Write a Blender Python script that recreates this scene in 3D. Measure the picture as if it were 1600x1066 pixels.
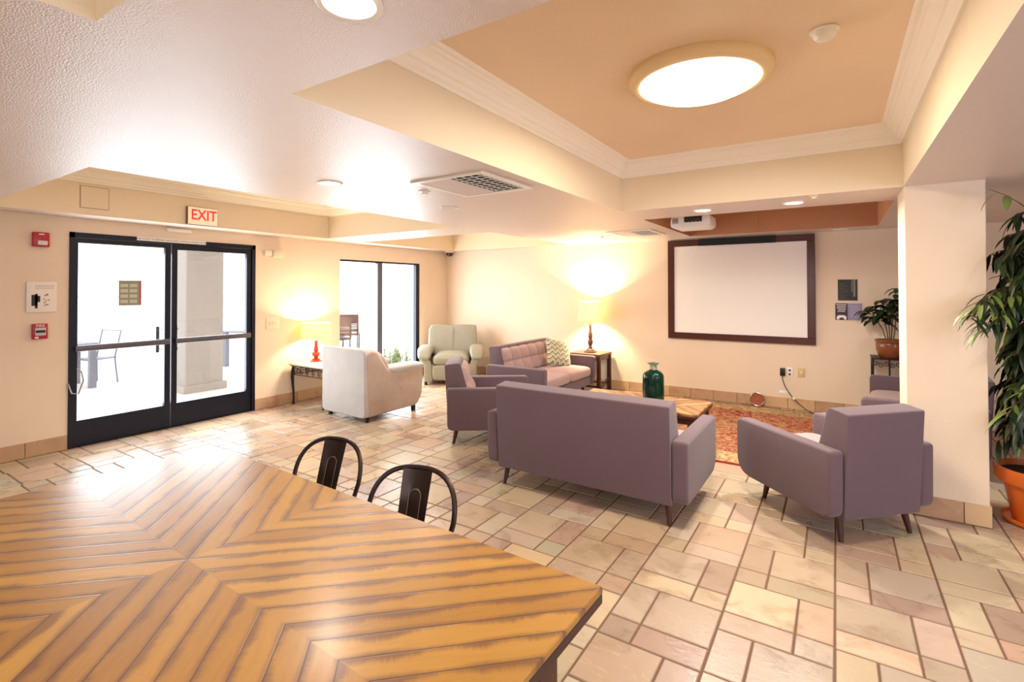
import bpy, bmesh, math, random
from mathutils import Vector, Matrix, noise

for o in list(bpy.data.objects):
    bpy.data.objects.remove(o, do_unlink=True)
SC = bpy.context.scene
COL = SC.collection
PI = math.pi

# ------------------------------------------------------------------ camera
F_PX, CY = 781.16, 441.76
yaw, pit, rol = math.radians(32.985), math.radians(.7503), math.radians(-.1012)
fwd = Vector((-math.sin(yaw) * math.cos(pit), math.cos(yaw) * math.cos(pit), math.sin(pit)))
rt = Vector((math.cos(yaw), math.sin(yaw), 0))
up = rt.cross(fwd)
r2 = rt * math.cos(rol) + up * math.sin(rol)
u2 = -rt * math.sin(rol) + up * math.cos(rol)
cam_d = bpy.data.cameras.new('camera')
cam = bpy.data.objects.new('camera', cam_d)
COL.objects.link(cam)
M = Matrix((r2, u2, -fwd)).transposed().to_4x4()
M.translation = (0, 0, 1.6)
cam.matrix_world = M
cam_d.sensor_width = 36
cam_d.lens = F_PX / 1600 * 36
cam_d.shift_y = -(533 - CY) / 1600
cam_d.clip_start = .05
SC.camera = cam

# ------------------------------------------------------------------ world, lights, exposure
SC.view_settings.view_transform = 'Standard'
SC.view_settings.look = 'None'
SC.view_settings.gamma = 1
SC.view_settings.use_curve_mapping = False
SC.view_settings.exposure = 0.28
w = bpy.data.worlds.new('sky')
SC.world = w
w.use_nodes = True
bg = w.node_tree.nodes['Background']
bg.inputs[0].default_value = (.90, .95, 1, 1)
bg.inputs[1].default_value = 2.2


def light(name, kind, loc, energy, color, size=.1, rot=(0, 0, 0), spread=None, size_y=None):
    d = bpy.data.lights.new(name, kind)
    d.energy = energy
    d.color = color
    if kind == 'AREA':
        d.size = size
        if size_y:
            d.shape = 'RECTANGLE'
            d.size_y = size_y
        else:
            d.shape = 'DISK'
        if spread:
            d.spread = spread
    else:
        d.shadow_soft_size = size
    o = bpy.data.objects.new(name, d)
    o.location = loc
    o.rotation_euler = rot
    COL.objects.link(o)
    return o


WARM = (1, .87, .68)
WHITE = (1, .94, .86)
# daylight falling in through the glazed openings
light('daylight_door', 'AREA', (-6.62, 2.75, 1.15), 80, (.88, .94, 1), 1.75, (0, -PI / 2, 0), None, 1.8)
light('daylight_window', 'AREA', (-6.62, 5.96, 1.1), 110, (.88, .94, 1), 1.9, (0, -PI / 2, 0), None, 1.7)
light('daylight_right', 'AREA', (3.42, 1.6, 1.65), 48, (.66, .70, 1), 1.3, (0, PI / 2, 0), None, 3.2)
light('daylight_rear', 'AREA', (.6, -3.12, 1.65), 30, (.74, .78, 1), 2.0, (PI / 2, 0, 0), None, 1.2)
# lamps of the room (fixtures built below; the unseen downlights have none)
light('dome_glow', 'AREA', (-.63, 2.86, 2.645), 38, WARM, .5)
light('dome_glow', 'AREA', (-.63, -1.2, 2.645), 13, (1, .92, .46), .5)
DOWN = [(-1.04, 4.88), (-.30, 4.88), (-2.92, 2.20), (-1.04, .84), (-4.60, 4.93), (2.0, 3.3), (2.0, .6), (-2.9, -.6)]  # the entries at the end are out of view, with no fixture
for (x, y) in DOWN:
    light('downlight_glow', 'AREA', (x, y, 2.322), 30 if abs(y - 4.9) < .1 else 6.5, WHITE, .10, (0, 0, 0), math.radians(170))

# ------------------------------------------------------------------ helpers
def lin(c):
    return c / 12.92 if c <= .04045 else ((c + .055) / 1.055) ** 2.4


def rgb(r, g, b):
    return (lin(r / 255), lin(g / 255), lin(b / 255), 1)


def mat(name, col, rough=.6, metal=0, spec=.5, bump=0, bscale=60, var=0, vscale=4, trans=0, emit=None, estr=0, coat=0, detail=4,
        sheen=0, object_coords=True):
    m = bpy.data.materials.new(name)
    m.use_nodes = True
    nt = m.node_tree
    b = nt.nodes['Principled BSDF']
    b.inputs['Base Color'].default_value = col
    b.inputs['Roughness'].default_value = rough
    b.inputs['Metallic'].default_value = metal
    b.inputs['Specular IOR Level'].default_value = spec
    b.inputs['Coat Weight'].default_value = coat
    b.inputs['Sheen Weight'].default_value = sheen
    b.inputs['Transmission Weight'].default_value = trans
    if emit:
        b.inputs['Emission Color'].default_value = emit
        b.inputs['Emission Strength'].default_value = estr
    if bump or var:
        tc = nt.nodes.new('ShaderNodeTexCoord')
    if bump:
        n = nt.nodes.new('ShaderNodeTexNoise')
        n.inputs['Scale'].default_value = bscale
        n.inputs['Detail'].default_value = detail
        bp = nt.nodes.new('ShaderNodeBump')
        bp.inputs['Strength'].default_value = bump
        bp.inputs['Distance'].default_value = .01
        nt.links.new(tc.outputs['Object'], n.inputs['Vector'])
        nt.links.new(n.outputs['Fac'], bp.inputs['Height'])
        nt.links.new(bp.outputs['Normal'], b.inputs['Normal'])
    if var:
        n = nt.nodes.new('ShaderNodeTexNoise')
        n.inputs['Scale'].default_value = vscale
        n.inputs['Detail'].default_value = 5
        mr = nt.nodes.new('ShaderNodeMapRange')
        mr.inputs[1].default_value = .3
        mr.inputs[2].default_value = .7
        mr.inputs[3].default_value = 1 - var
        mr.inputs[4].default_value = 1 + var
        mx = nt.nodes.new('ShaderNodeVectorMath')
        mx.operation = 'SCALE'
        mx.inputs[0].default_value = col[:3]
        nt.links.new(tc.outputs['Object'], n.inputs['Vector'])
        nt.links.new(n.outputs['Fac'], mr.inputs[0])
        nt.links.new(mr.outputs[0], mx.inputs['Scale'])
        nt.links.new(mx.outputs[0], b.inputs['Base Color'])
    return m


def finish(me, mats, smooth=True):
    for m in (mats if isinstance(mats, (list, tuple)) else [mats]):
        me.materials.append(m)
    if smooth:
        for p in me.polygons:
            p.use_smooth = True
        try:
            me.set_sharp_from_angle(angle=math.radians(38))
        except Exception:
            pass


def obj(name, bm, m, parent=None, smooth=True, loc=None):
    me = bpy.data.meshes.new(name)
    bm.normal_update()
    bm.to_mesh(me)
    bm.free()
    finish(me, m, smooth)
    o = bpy.data.objects.new(name, me)
    COL.objects.link(o)
    if parent:
        o.parent = parent
    if loc:
        o.location = loc
    return o


def thing(name, label, cat, loc=(0, 0, 0), rz=0, group=None):
    o = bpy.data.objects.new(name, None)
    o.empty_display_size = .1
    COL.objects.link(o)
    o.location = loc
    o.rotation_euler = (0, 0, rz)
    o['label'] = label
    o['category'] = cat
    if group:
        o['group'] = group
    return o


def tag(o, label, cat, group=None):
    o['label'] = label
    o['category'] = cat
    if group:
        o['group'] = group
    return o


def struct(o):
    o['kind'] = 'structure'
    return o


def dup(root, loc, rz, label, group=None):
    r = root.copy()
    COL.objects.link(r)
    r.location = loc
    r.rotation_euler = (0, 0, rz)
    r['label'] = label
    if group:
        r['group'] = group
    for ch in list(root.children):
        c = ch.copy()
        COL.objects.link(c)
        c.parent = r
        for g in list(ch.children):
            d = g.copy()
            COL.objects.link(d)
            d.parent = c
    return r


def bx(bm, x0, x1, y0, y1, z0, z1, mi=0, bev=0, seg=2):
    v = [bm.verts.new(p) for p in ((x0, y0, z0), (x1, y0, z0), (x1, y1, z0), (x0, y1, z0),
                                    (x0, y0, z1), (x1, y0, z1), (x1, y1, z1), (x0, y1, z1))]
    fs = []
    for q in ((0, 3, 2, 1), (4, 5, 6, 7), (0, 1, 5, 4), (1, 2, 6, 5), (2, 3, 7, 6), (3, 0, 4, 7)):
        f = bm.faces.new([v[i] for i in q])
        f.material_index = mi
        fs.append(f)
    if bev:
        es = list({e for f in fs for e in f.edges})
        bmesh.ops.bevel(bm, geom=es, offset=bev, segments=seg, profile=.5, affect='EDGES', clamp_overlap=True)
    return bm


def box(x0, x1, y0, y1, z0, z1, bev=0, seg=2):
    return bx(bmesh.new(), x0, x1, y0, y1, z0, z1, 0, bev, seg)


def rounded(pts, radii, seg=6):
    """round the corners of a closed 2D polygon"""
    out = []
    n = len(pts)
    for i in range(n):
        p = Vector(pts[i])
        a = Vector(pts[i - 1]) - p
        b = Vector(pts[(i + 1) % n]) - p
        r = radii[i] if isinstance(radii, (list, tuple)) else radii
        if r <= 0:
            out.append(tuple(p))
            continue
        ra = min(r, a.length * .49)
        rb = min(r, b.length * .49)
        A = p + a.normalized() * ra
        B = p + b.normalized() * rb
        for k in range(seg + 1):
            t = k / seg
            q = A * (1 - t) ** 2 + p * 2 * t * (1 - t) + B * t * t
            out.append((q.x, q.y))
    return out


def slab(bm, pts, a0, a1, axis='x', bev=.015, seg=3, mi=0):
    """extrude a 2D outline (y,z) along x, (x,z) along y or (x,y) along z"""
    def P(p, t):
        if axis == 'x':
            return (t, p[0], p[1])
        if axis == 'y':
            return (p[0], t, p[1])
        return (p[0], p[1], t)
    A = [bm.verts.new(P(p, a0)) for p in pts]
    B = [bm.verts.new(P(p, a1)) for p in pts]
    n = len(pts)
    f0 = bm.faces.new(A)
    f1 = bm.faces.new(list(reversed(B)))
    fs = [f0, f1]
    for i in range(n):
        fs.append(bm.faces.new((A[i], B[i], B[(i + 1) % n], A[(i + 1) % n])))
    for f in fs:
        f.material_index = mi
    bmesh.ops.recalc_face_normals(bm, faces=fs)
    if bev:
        es = list(set(f0.edges) | set(f1.edges))
        bmesh.ops.bevel(bm, geom=es, offset=bev, segments=seg, profile=.5, affect='EDGES', clamp_overlap=True)
    return bm


def lathe(bm, prof, c=(0, 0), seg=32, mi=0, cap=True):
    rings = []
    for r, z in prof:
        rings.append([bm.verts.new((c[0] + r * math.cos(2 * PI * k / seg), c[1] + r * math.sin(2 * PI * k / seg), z)) for k in range(seg)])
    for i in range(len(rings) - 1):
        for k in range(seg):
            f = bm.faces.new((rings[i][k], rings[i][(k + 1) % seg], rings[i + 1][(k + 1) % seg], rings[i + 1][k]))
            f.material_index = mi
    if cap:
        if prof[0][0] > 1e-5:
            bm.faces.new(list(reversed(rings[0]))).material_index = mi
        if prof[-1][0] > 1e-5:
            bm.faces.new(rings[-1]).material_index = mi
    return bm


def tube(bm, pts, r, seg=8, mi=0, closed=False, caps=True):
    pts = [Vector(p) for p in pts]
    n = len(pts)
    rad = r if isinstance(r, (list, tuple)) else [r] * n
    rings = []
    prev = None
    for i, p in enumerate(pts):
        if closed:
            t = (pts[(i + 1) % n] - pts[i - 1])
        else:
            t = (pts[min(i + 1, n - 1)] - pts[max(i - 1, 0)])
        if t.length < 1e-9:
            t = Vector((0, 0, 1))
        t.normalize()
        if prev is None:
            a = Vector((0, 0, 1)) if abs(t.z) < .9 else Vector((1, 0, 0))
            nrm = t.cross(a).normalized()
        else:
            nrm = (prev - t * prev.dot(t))
            if nrm.length < 1e-6:
                nrm = t.orthogonal()
            nrm.normalize()
        prev = nrm
        bn = t.cross(nrm)
        rings.append([bm.verts.new(p + (nrm * math.cos(2 * PI * k / seg) + bn * math.sin(2 * PI * k / seg)) * rad[i]) for k in range(seg)])
    m = n if closed else n - 1
    for i in range(m):
        A = rings[i]
        B = rings[(i + 1) % n]
        for k in range(seg):
            bm.faces.new((A[k], A[(k + 1) % seg], B[(k + 1) % seg], B[k])).material_index = mi
    if caps and not closed:
        bm.faces.new(list(reversed(rings[0]))).material_index = mi
        bm.faces.new(rings[-1]).material_index = mi
    return bm


def puff(bm, x0, x1, y0, y1, z0, z1, e=.22, crown=.02, n=14, mi=0):
    """a soft cushion: rounded super-ellipsoid box with a crowned top"""
    cx, cy, cz = (x0 + x1) / 2, (y0 + y1) / 2, (z0 + z1) / 2
    hx, hy, hz = (x1 - x0) / 2, (y1 - y0) / 2, (z1 - z0) / 2

    def sp(v, p):
        return math.copysign(abs(v) ** p, v)
    rings = []
    for i in range(n + 1):
        ph = -PI / 2 + PI * i / n
        row = []
        for k in range(4 * n):
            th = 2 * PI * k / (4 * n)
            cp = sp(math.cos(ph), e * 1.6)
            x = cx + hx * cp * sp(math.cos(th), e)
            y = cy + hy * cp * sp(math.sin(th), e)
            z = cz + hz * sp(math.sin(ph), e * 2.2)
            u = (x - cx) / hx
            v = (y - cy) / hy
            if z > cz:
                z += crown * (1 - u * u) * (1 - v * v)
            row.append(bm.verts.new((x, y, z)))
        rings.append(row)
    for i in range(n):
        for k in range(4 * n):
            a, b = rings[i][k], rings[i][(k + 1) % (4 * n)]
            c, d = rings[i + 1][(k + 1) % (4 * n)], rings[i + 1][k]
            try:
                bm.faces.new((a, b, c, d)).material_index = mi
            except ValueError:
                pass
    bmesh.ops.remove_doubles(bm, verts=bm.verts, dist=1e-5)
    return bm


def xform(bm, mtx, verts=None):
    bmesh.ops.transform(bm, matrix=mtx, verts=verts or bm.verts)
    return bm


def text_obj(name, s, size, m, parent=None, loc=(0, 0, 0), rot=(0, 0, 0), ext=.001, align='CENTER', sx=1, bold=0):
    c = bpy.data.curves.new(name, 'FONT')
    c.body = s
    c.size = size
    c.extrude = ext
    c.offset = bold
    c.align_x = align
    c.align_y = 'CENTER'
    t = bpy.data.objects.new(name, c)
    COL.objects.link(t)
    bpy.context.view_layer.update()
    dg = bpy.context.evaluated_depsgraph_get()
    me = bpy.data.meshes.new_from_object(t.evaluated_get(dg))
    bpy.data.objects.remove(t, do_unlink=True)
    me.materials.clear()
    me.materials.append(m)
    o = bpy.data.objects.new(name, me)
    COL.objects.link(o)
    o.location = loc
    o.rotation_euler = rot
    o.scale = (sx, 1, 1)
    if parent:
        o.parent = parent
    return o


# ------------------------------------------------------------------ materials
M_wall = mat('wall_paint', rgb(232, 212, 187), .55, spec=.35, bump=.12, bscale=90, var=.02, vscale=2)
M_fascia = mat('fascia_paint', rgb(230, 213, 184), .5, spec=.35, bump=.08, bscale=90)
M_brown = mat('terracotta_fascia', rgb(186, 134, 98), .5, spec=.35, bump=.08, bscale=90)  # browner tone for the fascia of the tray by the screen
M_tray = mat('tan_ceiling_paint', rgb(238, 214, 184), .42, spec=.4, bump=.2, bscale=110, var=.02, vscale=1.5)
M_soffit = mat('orange_peel_ceiling', rgb(218, 201, 189), .32, spec=.55, bump=.42, bscale=170, var=.02, vscale=1.2, detail=6)
M_crown = mat('crown_paint', rgb(246, 238, 222), .35, spec=.4)
M_white = mat('white_plastic', rgb(240, 236, 226), .35)
M_cream = mat('cream_plastic', rgb(232, 220, 190), .4)
M_black = mat('black_plastic', rgb(22, 20, 22), .4)
M_frame = mat('dark_anodised_metal', rgb(10, 12, 32), .40, metal=.3)
M_rail = mat('grey_rail_metal', rgb(96, 92, 96), .4, metal=.5)
M_steel = mat('steel', rgb(190, 190, 188), .25, metal=1)
M_iron = mat('wrought_iron', rgb(44, 30, 30), .45, metal=.5)
M_gun = mat('gunmetal', rgb(62, 50, 48), .36, metal=.75, var=.12, vscale=6)
M_pale_line = mat('pale_line_metal', rgb(150, 132, 118), .4, metal=.4)  # paler metal for the pressed line on the chair splats
M_mauve = mat('mauve_fabric', rgb(103, 83, 91), .85, spec=.25, bump=.25, bscale=500, var=.03, vscale=3, sheen=.25)
M_mauve_seat = mat('mauve_seat_lamplit_fabric', rgb(174, 146, 144), .85, spec=.25, bump=.25, bscale=500, sheen=.25)  # pinkish seat fabric, its colour lightened for the lamplight on the cushions
M_leg = mat('dark_walnut', rgb(70, 32, 22), .35, var=.15, vscale=15)
M_wood = mat('brown_wood', rgb(104, 66, 48), .4, var=.2, vscale=9)
M_dark = mat('dark_recess', rgb(14, 13, 14), .9)
M_red = mat('red_plastic', rgb(178, 26, 40), .35)
M_redwood = mat('red_lacquer', rgb(172, 44, 26), .3, var=.1, vscale=20)
M_leather = mat('sage_grey_leather', rgb(150, 145, 126), .42, bump=.15, bscale=60, var=.04, vscale=6)
M_suede = mat('pale_microfibre_warmlit', rgb(184, 164, 150), .9, spec=.2, bump=.2, bscale=25, var=.07, vscale=7, sheen=.4)  # chair fabric with the warm light on its sides put into the colour
M_suede_back = mat('pale_microfibre_coollit', rgb(188, 184, 180), .9, spec=.2, bump=.2, bscale=25, var=.06, vscale=5, sheen=.3)  # same fabric, greyer: light on back and arm tops put into the colour
M_marble = mat('cream_stone', rgb(226, 208, 180), .3, var=.1, vscale=9)
M_terra = mat('orange_terracotta', rgb(224, 112, 42), .3, var=.08, vscale=5)
M_glazed = mat('glazed_brown_pot', rgb(122, 66, 32), .25, var=.12, vscale=14)
M_soil = mat('soil', rgb(50, 36, 28), .95, bump=.6, bscale=60)
M_bark = mat('bark', rgb(110, 84, 58), .8, bump=.4, bscale=40)
M_concrete = mat('pale_concrete', rgb(225, 222, 214), .8, bump=.1, bscale=30)
M_stucco = mat('pale_stucco', rgb(176, 166, 158), .8, bump=.2, bscale=40)
M_screen = mat('projection_surface', rgb(244, 240, 234), .55)
M_sframe = mat('mahogany_frame', rgb(76, 32, 20), .35, var=.15, vscale=12)
M_paper = mat('paper', rgb(240, 234, 226), .6)
M_ink = mat('dark_ink', rgb(40, 30, 34), .6)
M_fence = mat('pale_fence', rgb(236, 236, 238), .6)


def glass_mat(name, col=(1, 1, 1, 1), refl=.06):
    m = bpy.data.materials.new(name)
    m.use_nodes = True
    nt = m.node_tree
    nt.nodes.clear()
    out = nt.nodes.new('ShaderNodeOutputMaterial')
    t = nt.nodes.new('ShaderNodeBsdfTransparent')
    t.inputs[0].default_value = col
    g = nt.nodes.new('ShaderNodeBsdfGlossy')
    g.inputs['Roughness'].default_value = .02
    mx = nt.nodes.new('ShaderNodeMixShader')
    mx.inputs[0].default_value = refl
    nt.links.new(t.outputs[0], mx.inputs[1])
    nt.links.new(g.outputs[0], mx.inputs[2])
    nt.links.new(mx.outputs[0], out.inputs[0])
    return m


M_glass = glass_mat('window_glass')


def emit_mat(name, col, s):
    return mat(name, col, .5, emit=col, estr=s)


M_bulb = emit_mat('lit_lens', (1, .90, .72, 1), 9)
M_dome = emit_mat('lit_dome_diffuser', (1, .86, .60, 1), 7)
M_off = mat('unlit_lens', rgb(226, 214, 204), .4)


def shade_mat(name, col):
    m = bpy.data.materials.new(name)
    m.use_nodes = True
    nt = m.node_tree
    nt.nodes.clear()
    out = nt.nodes.new('ShaderNodeOutputMaterial')
    d = nt.nodes.new('ShaderNodeBsdfDiffuse')
    t = nt.nodes.new('ShaderNodeBsdfTranslucent')
    d.inputs[0].default_value = col
    t.inputs[0].default_value = col
    mx = nt.nodes.new('ShaderNodeMixShader')
    mx.inputs[0].default_value = .6
    nt.links.new(d.outputs[0], mx.inputs[1])
    nt.links.new(t.outputs[0], mx.inputs[2])
    nt.links.new(mx.outputs[0], out.inputs[0])
    return m


M_shade = shade_mat('linen_shade', rgb(252, 236, 190))


class NT:
    """small node-graph writer"""
    def __init__(s, name, rough=.5):
        s.m = bpy.data.materials.new(name)
        s.m.use_nodes = True
        s.nt = s.m.node_tree
        s.b = s.nt.nodes['Principled BSDF']
        s.b.inputs['Roughness'].default_value = rough

    def new(s, t, **kw):
        n = s.nt.nodes.new(t)
        for k, v in kw.items():
            setattr(n, k, v)
        return n

    def link(s, a, b):
        s.nt.links.new(a, b)

    def math(s, op, a, b=None, c=None):
        n = s.new('ShaderNodeMath', operation=op)
        for i, v in enumerate((a, b, c)):
            if v is None:
                continue
            if isinstance(v, (int, float)):
                n.inputs[i].default_value = v
            else:
                s.link(v, n.inputs[i])
        return n.outputs[0]

    def ramp(s, fac, stops, interp='LINEAR'):
        n = s.new('ShaderNodeValToRGB')
        n.color_ramp.interpolation = interp
        els = n.color_ramp.elements
        while len(els) > 1:
            els.remove(els[-1])
        els[0].position = stops[0][0]
        els[0].color = stops[0][1]
        for p, c in stops[1:]:
            e = els.new(p)
            e.color = c
        s.link(fac, n.inputs[0])
        return n.outputs[0]

    def mix(s, fac, a, b, blend='MIX'):
        n = s.new('ShaderNodeMix', data_type='RGBA', blend_type=blend)
        for i, v in ((0, fac), (6, a), (7, b)):
            if isinstance(v, (int, float)):
                n.inputs[i].default_value = v
            elif isinstance(v, tuple):
                n.inputs[i].default_value = v
            else:
                s.link(v, n.inputs[i])
        return n.outputs[2]

    def noise(s, vec, scale, detail=4, rough=.5, dist=0):
        n = s.new('ShaderNodeTexNoise')
        n.inputs['Scale'].default_value = scale
        n.inputs['Detail'].default_value = detail
        n.inputs['Roughness'].default_value = rough
        n.inputs['Distortion'].default_value = dist
        s.link(vec, n.inputs['Vector'])
        return n.outputs['Fac']

    def coords(s, kind='Object'):
        return s.new('ShaderNodeTexCoord').outputs[kind]

    def mapping(s, vec, scale=(1, 1, 1), loc=(0, 0, 0)):
        n = s.new('ShaderNodeMapping')
        n.inputs['Scale'].default_value = scale
        n.inputs['Location'].default_value = loc
        s.link(vec, n.inputs['Vector'])
        return n.outputs[0]

    def bump(s, h, strength=.3, dist=.01):
        n = s.new('ShaderNodeBump')
        n.inputs['Strength'].default_value = strength
        n.inputs['Distance'].default_value = dist
        s.link(h, n.inputs['Height'])
        s.link(n.outputs[0], s.b.inputs['Normal'])


def tile_mat(name, k=1.0, rough=.3):
    g = NT(name, rough)
    at = g.new('ShaderNodeAttribute', attribute_name='tint')
    co = g.coords()
    n1 = g.noise(co, 3.2, 6, .6, 1.2)
    n2 = g.noise(g.mapping(co, (1, 2.2, 1)), 9, 6, .65, 2.0)
    r1 = g.ramp(n1, [(.30, rgb(222, 208, 196)), (.5, rgb(255, 250, 244)), (.70, rgb(255, 244, 230))])
    c = g.mix(.75, at.outputs['Color'], r1, 'MULTIPLY')
    vein = g.ramp(n2, [(.60, (0, 0, 0, 1)), (.72, (1, 1, 1, 1))])
    c = g.mix(g.math('MULTIPLY', vein, .28), c, rgb(236, 214, 190))
    dark = g.ramp(n2, [(.27, (1, 1, 1, 1)), (.40, (0, 0, 0, 1))])
    c = g.mix(g.math('MULTIPLY', dark, .10), c, rgb(150, 128, 114))
    g.link(c, g.b.inputs['Base Color'])
    rr = g.ramp(n1, [(.3, (rough - .07,) * 3 + (1,)), (.7, (rough + .1,) * 3 + (1,))])
    g.link(rr, g.b.inputs['Roughness'])
    g.bump(n2, .12, .01)
    return g.m


M_tile = tile_mat('slate_look_tile')
M_grout = mat('brown_grout', rgb(112, 84, 66), .8)
TINTS = [(209, 188, 161), (200, 177, 152), (193, 167, 145), (186, 160, 142), (201, 183, 159), (196, 183, 164), (180, 157, 138), (194, 175, 156), (203, 182, 153)]

# ------------------------------------------------------------------ setting
XL, YB, XR, YF = -6.486, 7.614, 3.5, -3.2
ZS, ZT = 2.334, 2.785
TR = {'a': (-1.71, .41, 1.115, 4.55), 'b': (-1.71, .41, 5.20, 7.20), 'c': (-1.69, .41, -2.9, .52),
      'd': (-6.14, -3.73, 1.12, 4.60), 'e': (-6.17, -3.73, 5.23, 7.45), 'f': (1.9, 3.2, -2.9, 6.6)}


def tint_layer(bm):
    return bm.loops.layers.float_color.new('tint')


def build_floor():
    rnd = random.Random(5)
    bm = bmesh.new()
    L = tint_layer(bm)
    s = .467
    g = .0045
    t = s / 3
    k0, k1 = int((XL + .02) / s) - 2, int((XR + .02) / s) + 2

    def tile(x0, x1, y0, y1):
        x0, x1 = max(x0 + g, XL), min(x1 - g, XR)
        y0, y1 = max(y0 + g, YF), min(y1 - g, YB)
        if x1 - x0 < .01 or y1 - y0 < .01:
            return
        c = rnd.choice(TINTS)
        v = rnd.uniform(.86, .97)
        c = rgb(*[min(255, q * v + rnd.uniform(-4, 4)) for q in c])
        e = .004
        z = rnd.uniform(-.0006, .0006)
        a = [bm.verts.new(p) for p in ((x0, y0, -.004), (x1, y0, -.004), (x1, y1, -.004), (x0, y1, -.004))]
        b = [bm.verts.new(p) for p in ((x0 + e, y0 + e, z), (x1 - e, y0 + e, z), (x1 - e, y1 - e, z), (x0 + e, y1 - e, z))]
        fs = [bm.faces.new(b)]
        for i in range(4):
            fs.append(bm.faces.new((a[i], a[(i + 1) % 4], b[(i + 1) % 4], b[i])))
        for f in fs:
            for lp in f.loops:
                lp[L] = c
    for k in range(k0, k1):
        X = -.0203 + s * k
        yo = 2.663 if k % 2 == 0 else 2.52
        for n in range(-14, 13):
            Y = yo + n * s
            big = (n % 2 == 0)
            xm = X + (2 * t if big else t)
            tile(X, xm, Y, Y + t)
            tile(xm, X + s, Y, Y + t)
            tile(X, xm, Y + t, Y + s)
            tile(xm, X + s, Y + t, Y + s)
    bx(bm, XL - .16, XR + .16, YF - .16, YB + .16, -.12, -.0035, 1)
    struct(obj('floor', bm, [M_tile, M_grout], smooth=False))


build_floor()


def wall_with_holes(name, axis, at, thick, a0, a1, holes, z1, m):
    """axis 'x': wall plane at x=at spanning y; holes (a,b,z0,z1)"""
    bm = bmesh.new()
    cuts = sorted({a0, a1} | {h[0] for h in holes} | {h[1] for h in holes})
    for p, q in zip(cuts[:-1], cuts[1:]):
        zs = [(0, z1)]
        for h in holes:
            if h[0] <= p + 1e-6 and h[1] >= q - 1e-6:
                zs = [(0, h[2]), (h[3], z1)]
        for za, zb in zs:
            if zb - za < 1e-4:
                continue
            if axis == 'x':
                bx(bm, min(at, at + thick), max(at, at + thick), p, q, za, zb)
            else:
                bx(bm, p, q, min(at, at + thick), max(at, at + thick), za, zb)
    return struct(obj(name, bm, m, smooth=False))


ZW = 2.95
WIN = (5.07, 6.851, .12, 2.075)
DOOR = (1.794, 3.716, 0, 2.187)
wall_with_holes('wall_left', 'x', XL, -.16, YF - .16, YB + .16, [DOOR, WIN], ZW, M_wall)
wall_with_holes('wall_back', 'y', YB, .16, XL, XR, [], ZW, M_wall)
wall_with_holes('wall_right', 'x', XR, .16, YF - .16, YB + .16, [(0, 3.2, .3, 2.3)], ZW, M_wall)
wall_with_holes('wall_front', 'y', YF, -.16, XL, XR, [(-.4, 1.6, .1, 2.3)], ZW, M_wall)
wall_column = struct(obj('wall_column', box(.414, .847, 4.55, 5.012, 0, ZS + .02, .004, 1), M_wall, smooth=False))

# soffit with the raised trays
def build_ceiling():
    bm = bmesh.new()
    xs = sorted({XL, XR} | {t[0] for t in TR.values()} | {t[1] for t in TR.values()})
    ys = sorted({YF, YB} | {t[2] for t in TR.values()} | {t[3] for t in TR.values()})

    def tray_of(cx, cy):
        for k, t in TR.items():
            if t[0] < cx < t[1] and t[2] < cy < t[3]:
                return k
        return None
    nx, ny = len(xs) - 1, len(ys) - 1
    key = [[tray_of((xs[i] + xs[i + 1]) / 2, (ys[j] + ys[j + 1]) / 2) for j in range(ny)] for i in range(nx)]
    # subdivide long soffit plates is unnecessary: bump is procedural
    for i in range(nx):
        for j in range(ny):
            x0, x1, y0, y1 = xs[i], xs[i + 1], ys[j], ys[j + 1]
            k = key[i][j]
            z = ZS if k is None else ZT
            f = bm.faces.new([bm.verts.new(p) for p in ((x0, y0, z), (x0, y1, z), (x1, y1, z), (x1, y0, z))])
            f.material_index = 0 if k is None else 2
            if k is None:
                continue
            mi = 3 if k == 'b' else 1
            for di, dj, e in ((-1, 0, ((x0, y0), (x0, y1))), (1, 0, ((x1, y1), (x1, y0))), (0, -1, ((x1, y0), (x0, y0))), (0, 1, ((x0, y1), (x1, y1)))):
                a, b = i + di, j + dj
                if 0 <= a < nx and 0 <= b < ny and key[a][b] == k:
                    continue
                (ax, ay), (cx, cy) = e
                f = bm.faces.new([bm.verts.new(p) for p in ((ax, ay, ZS), (cx, cy, ZS), (cx, cy, ZT), (ax, ay, ZT))])
                f.material_index = mi
    bx(bm, XL - .16, XR + .16, YF - .16, YB + .16, ZT + .03, ZT + .17, 0)
    return struct(obj('ceiling', bm, [M_soffit, M_fascia, M_tray, M_brown], smooth=False))


build_ceiling()


def crown(name, t):
    x0, x1, y0, y1 = t
    prof = [(.0, 2.645), (.014, 2.645), (.016, 2.660), (.030, 2.672), (.040, 2.692), (.052, 2.698), (.062, 2.722), (.085, 2.748),
            (.100, 2.755), (.102, 2.766), (.118, 2.770), (.128, 2.778), (.130, 2.785)]
    bm = bmesh.new()
    rings = [[bm.verts.new(p) for p in ((x0 + d, y0 + d, z), (x1 - d, y0 + d, z), (x1 - d, y1 - d, z), (x0 + d, y1 - d, z))] for d, z in prof]
    for a, b in zip(rings[:-1], rings[1:]):
        for k in range(4):
            bm.faces.new((a[k], a[(k + 1) % 4], b[(k + 1) % 4], b[k]))
    return struct(obj(name, bm, M_crown, smooth=False))


for i, k in enumerate('acd'):
    crown('trim_%d' % (i + 1), TR[k])

M_base = tile_mat('skirting_tile', rough=.4)


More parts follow.
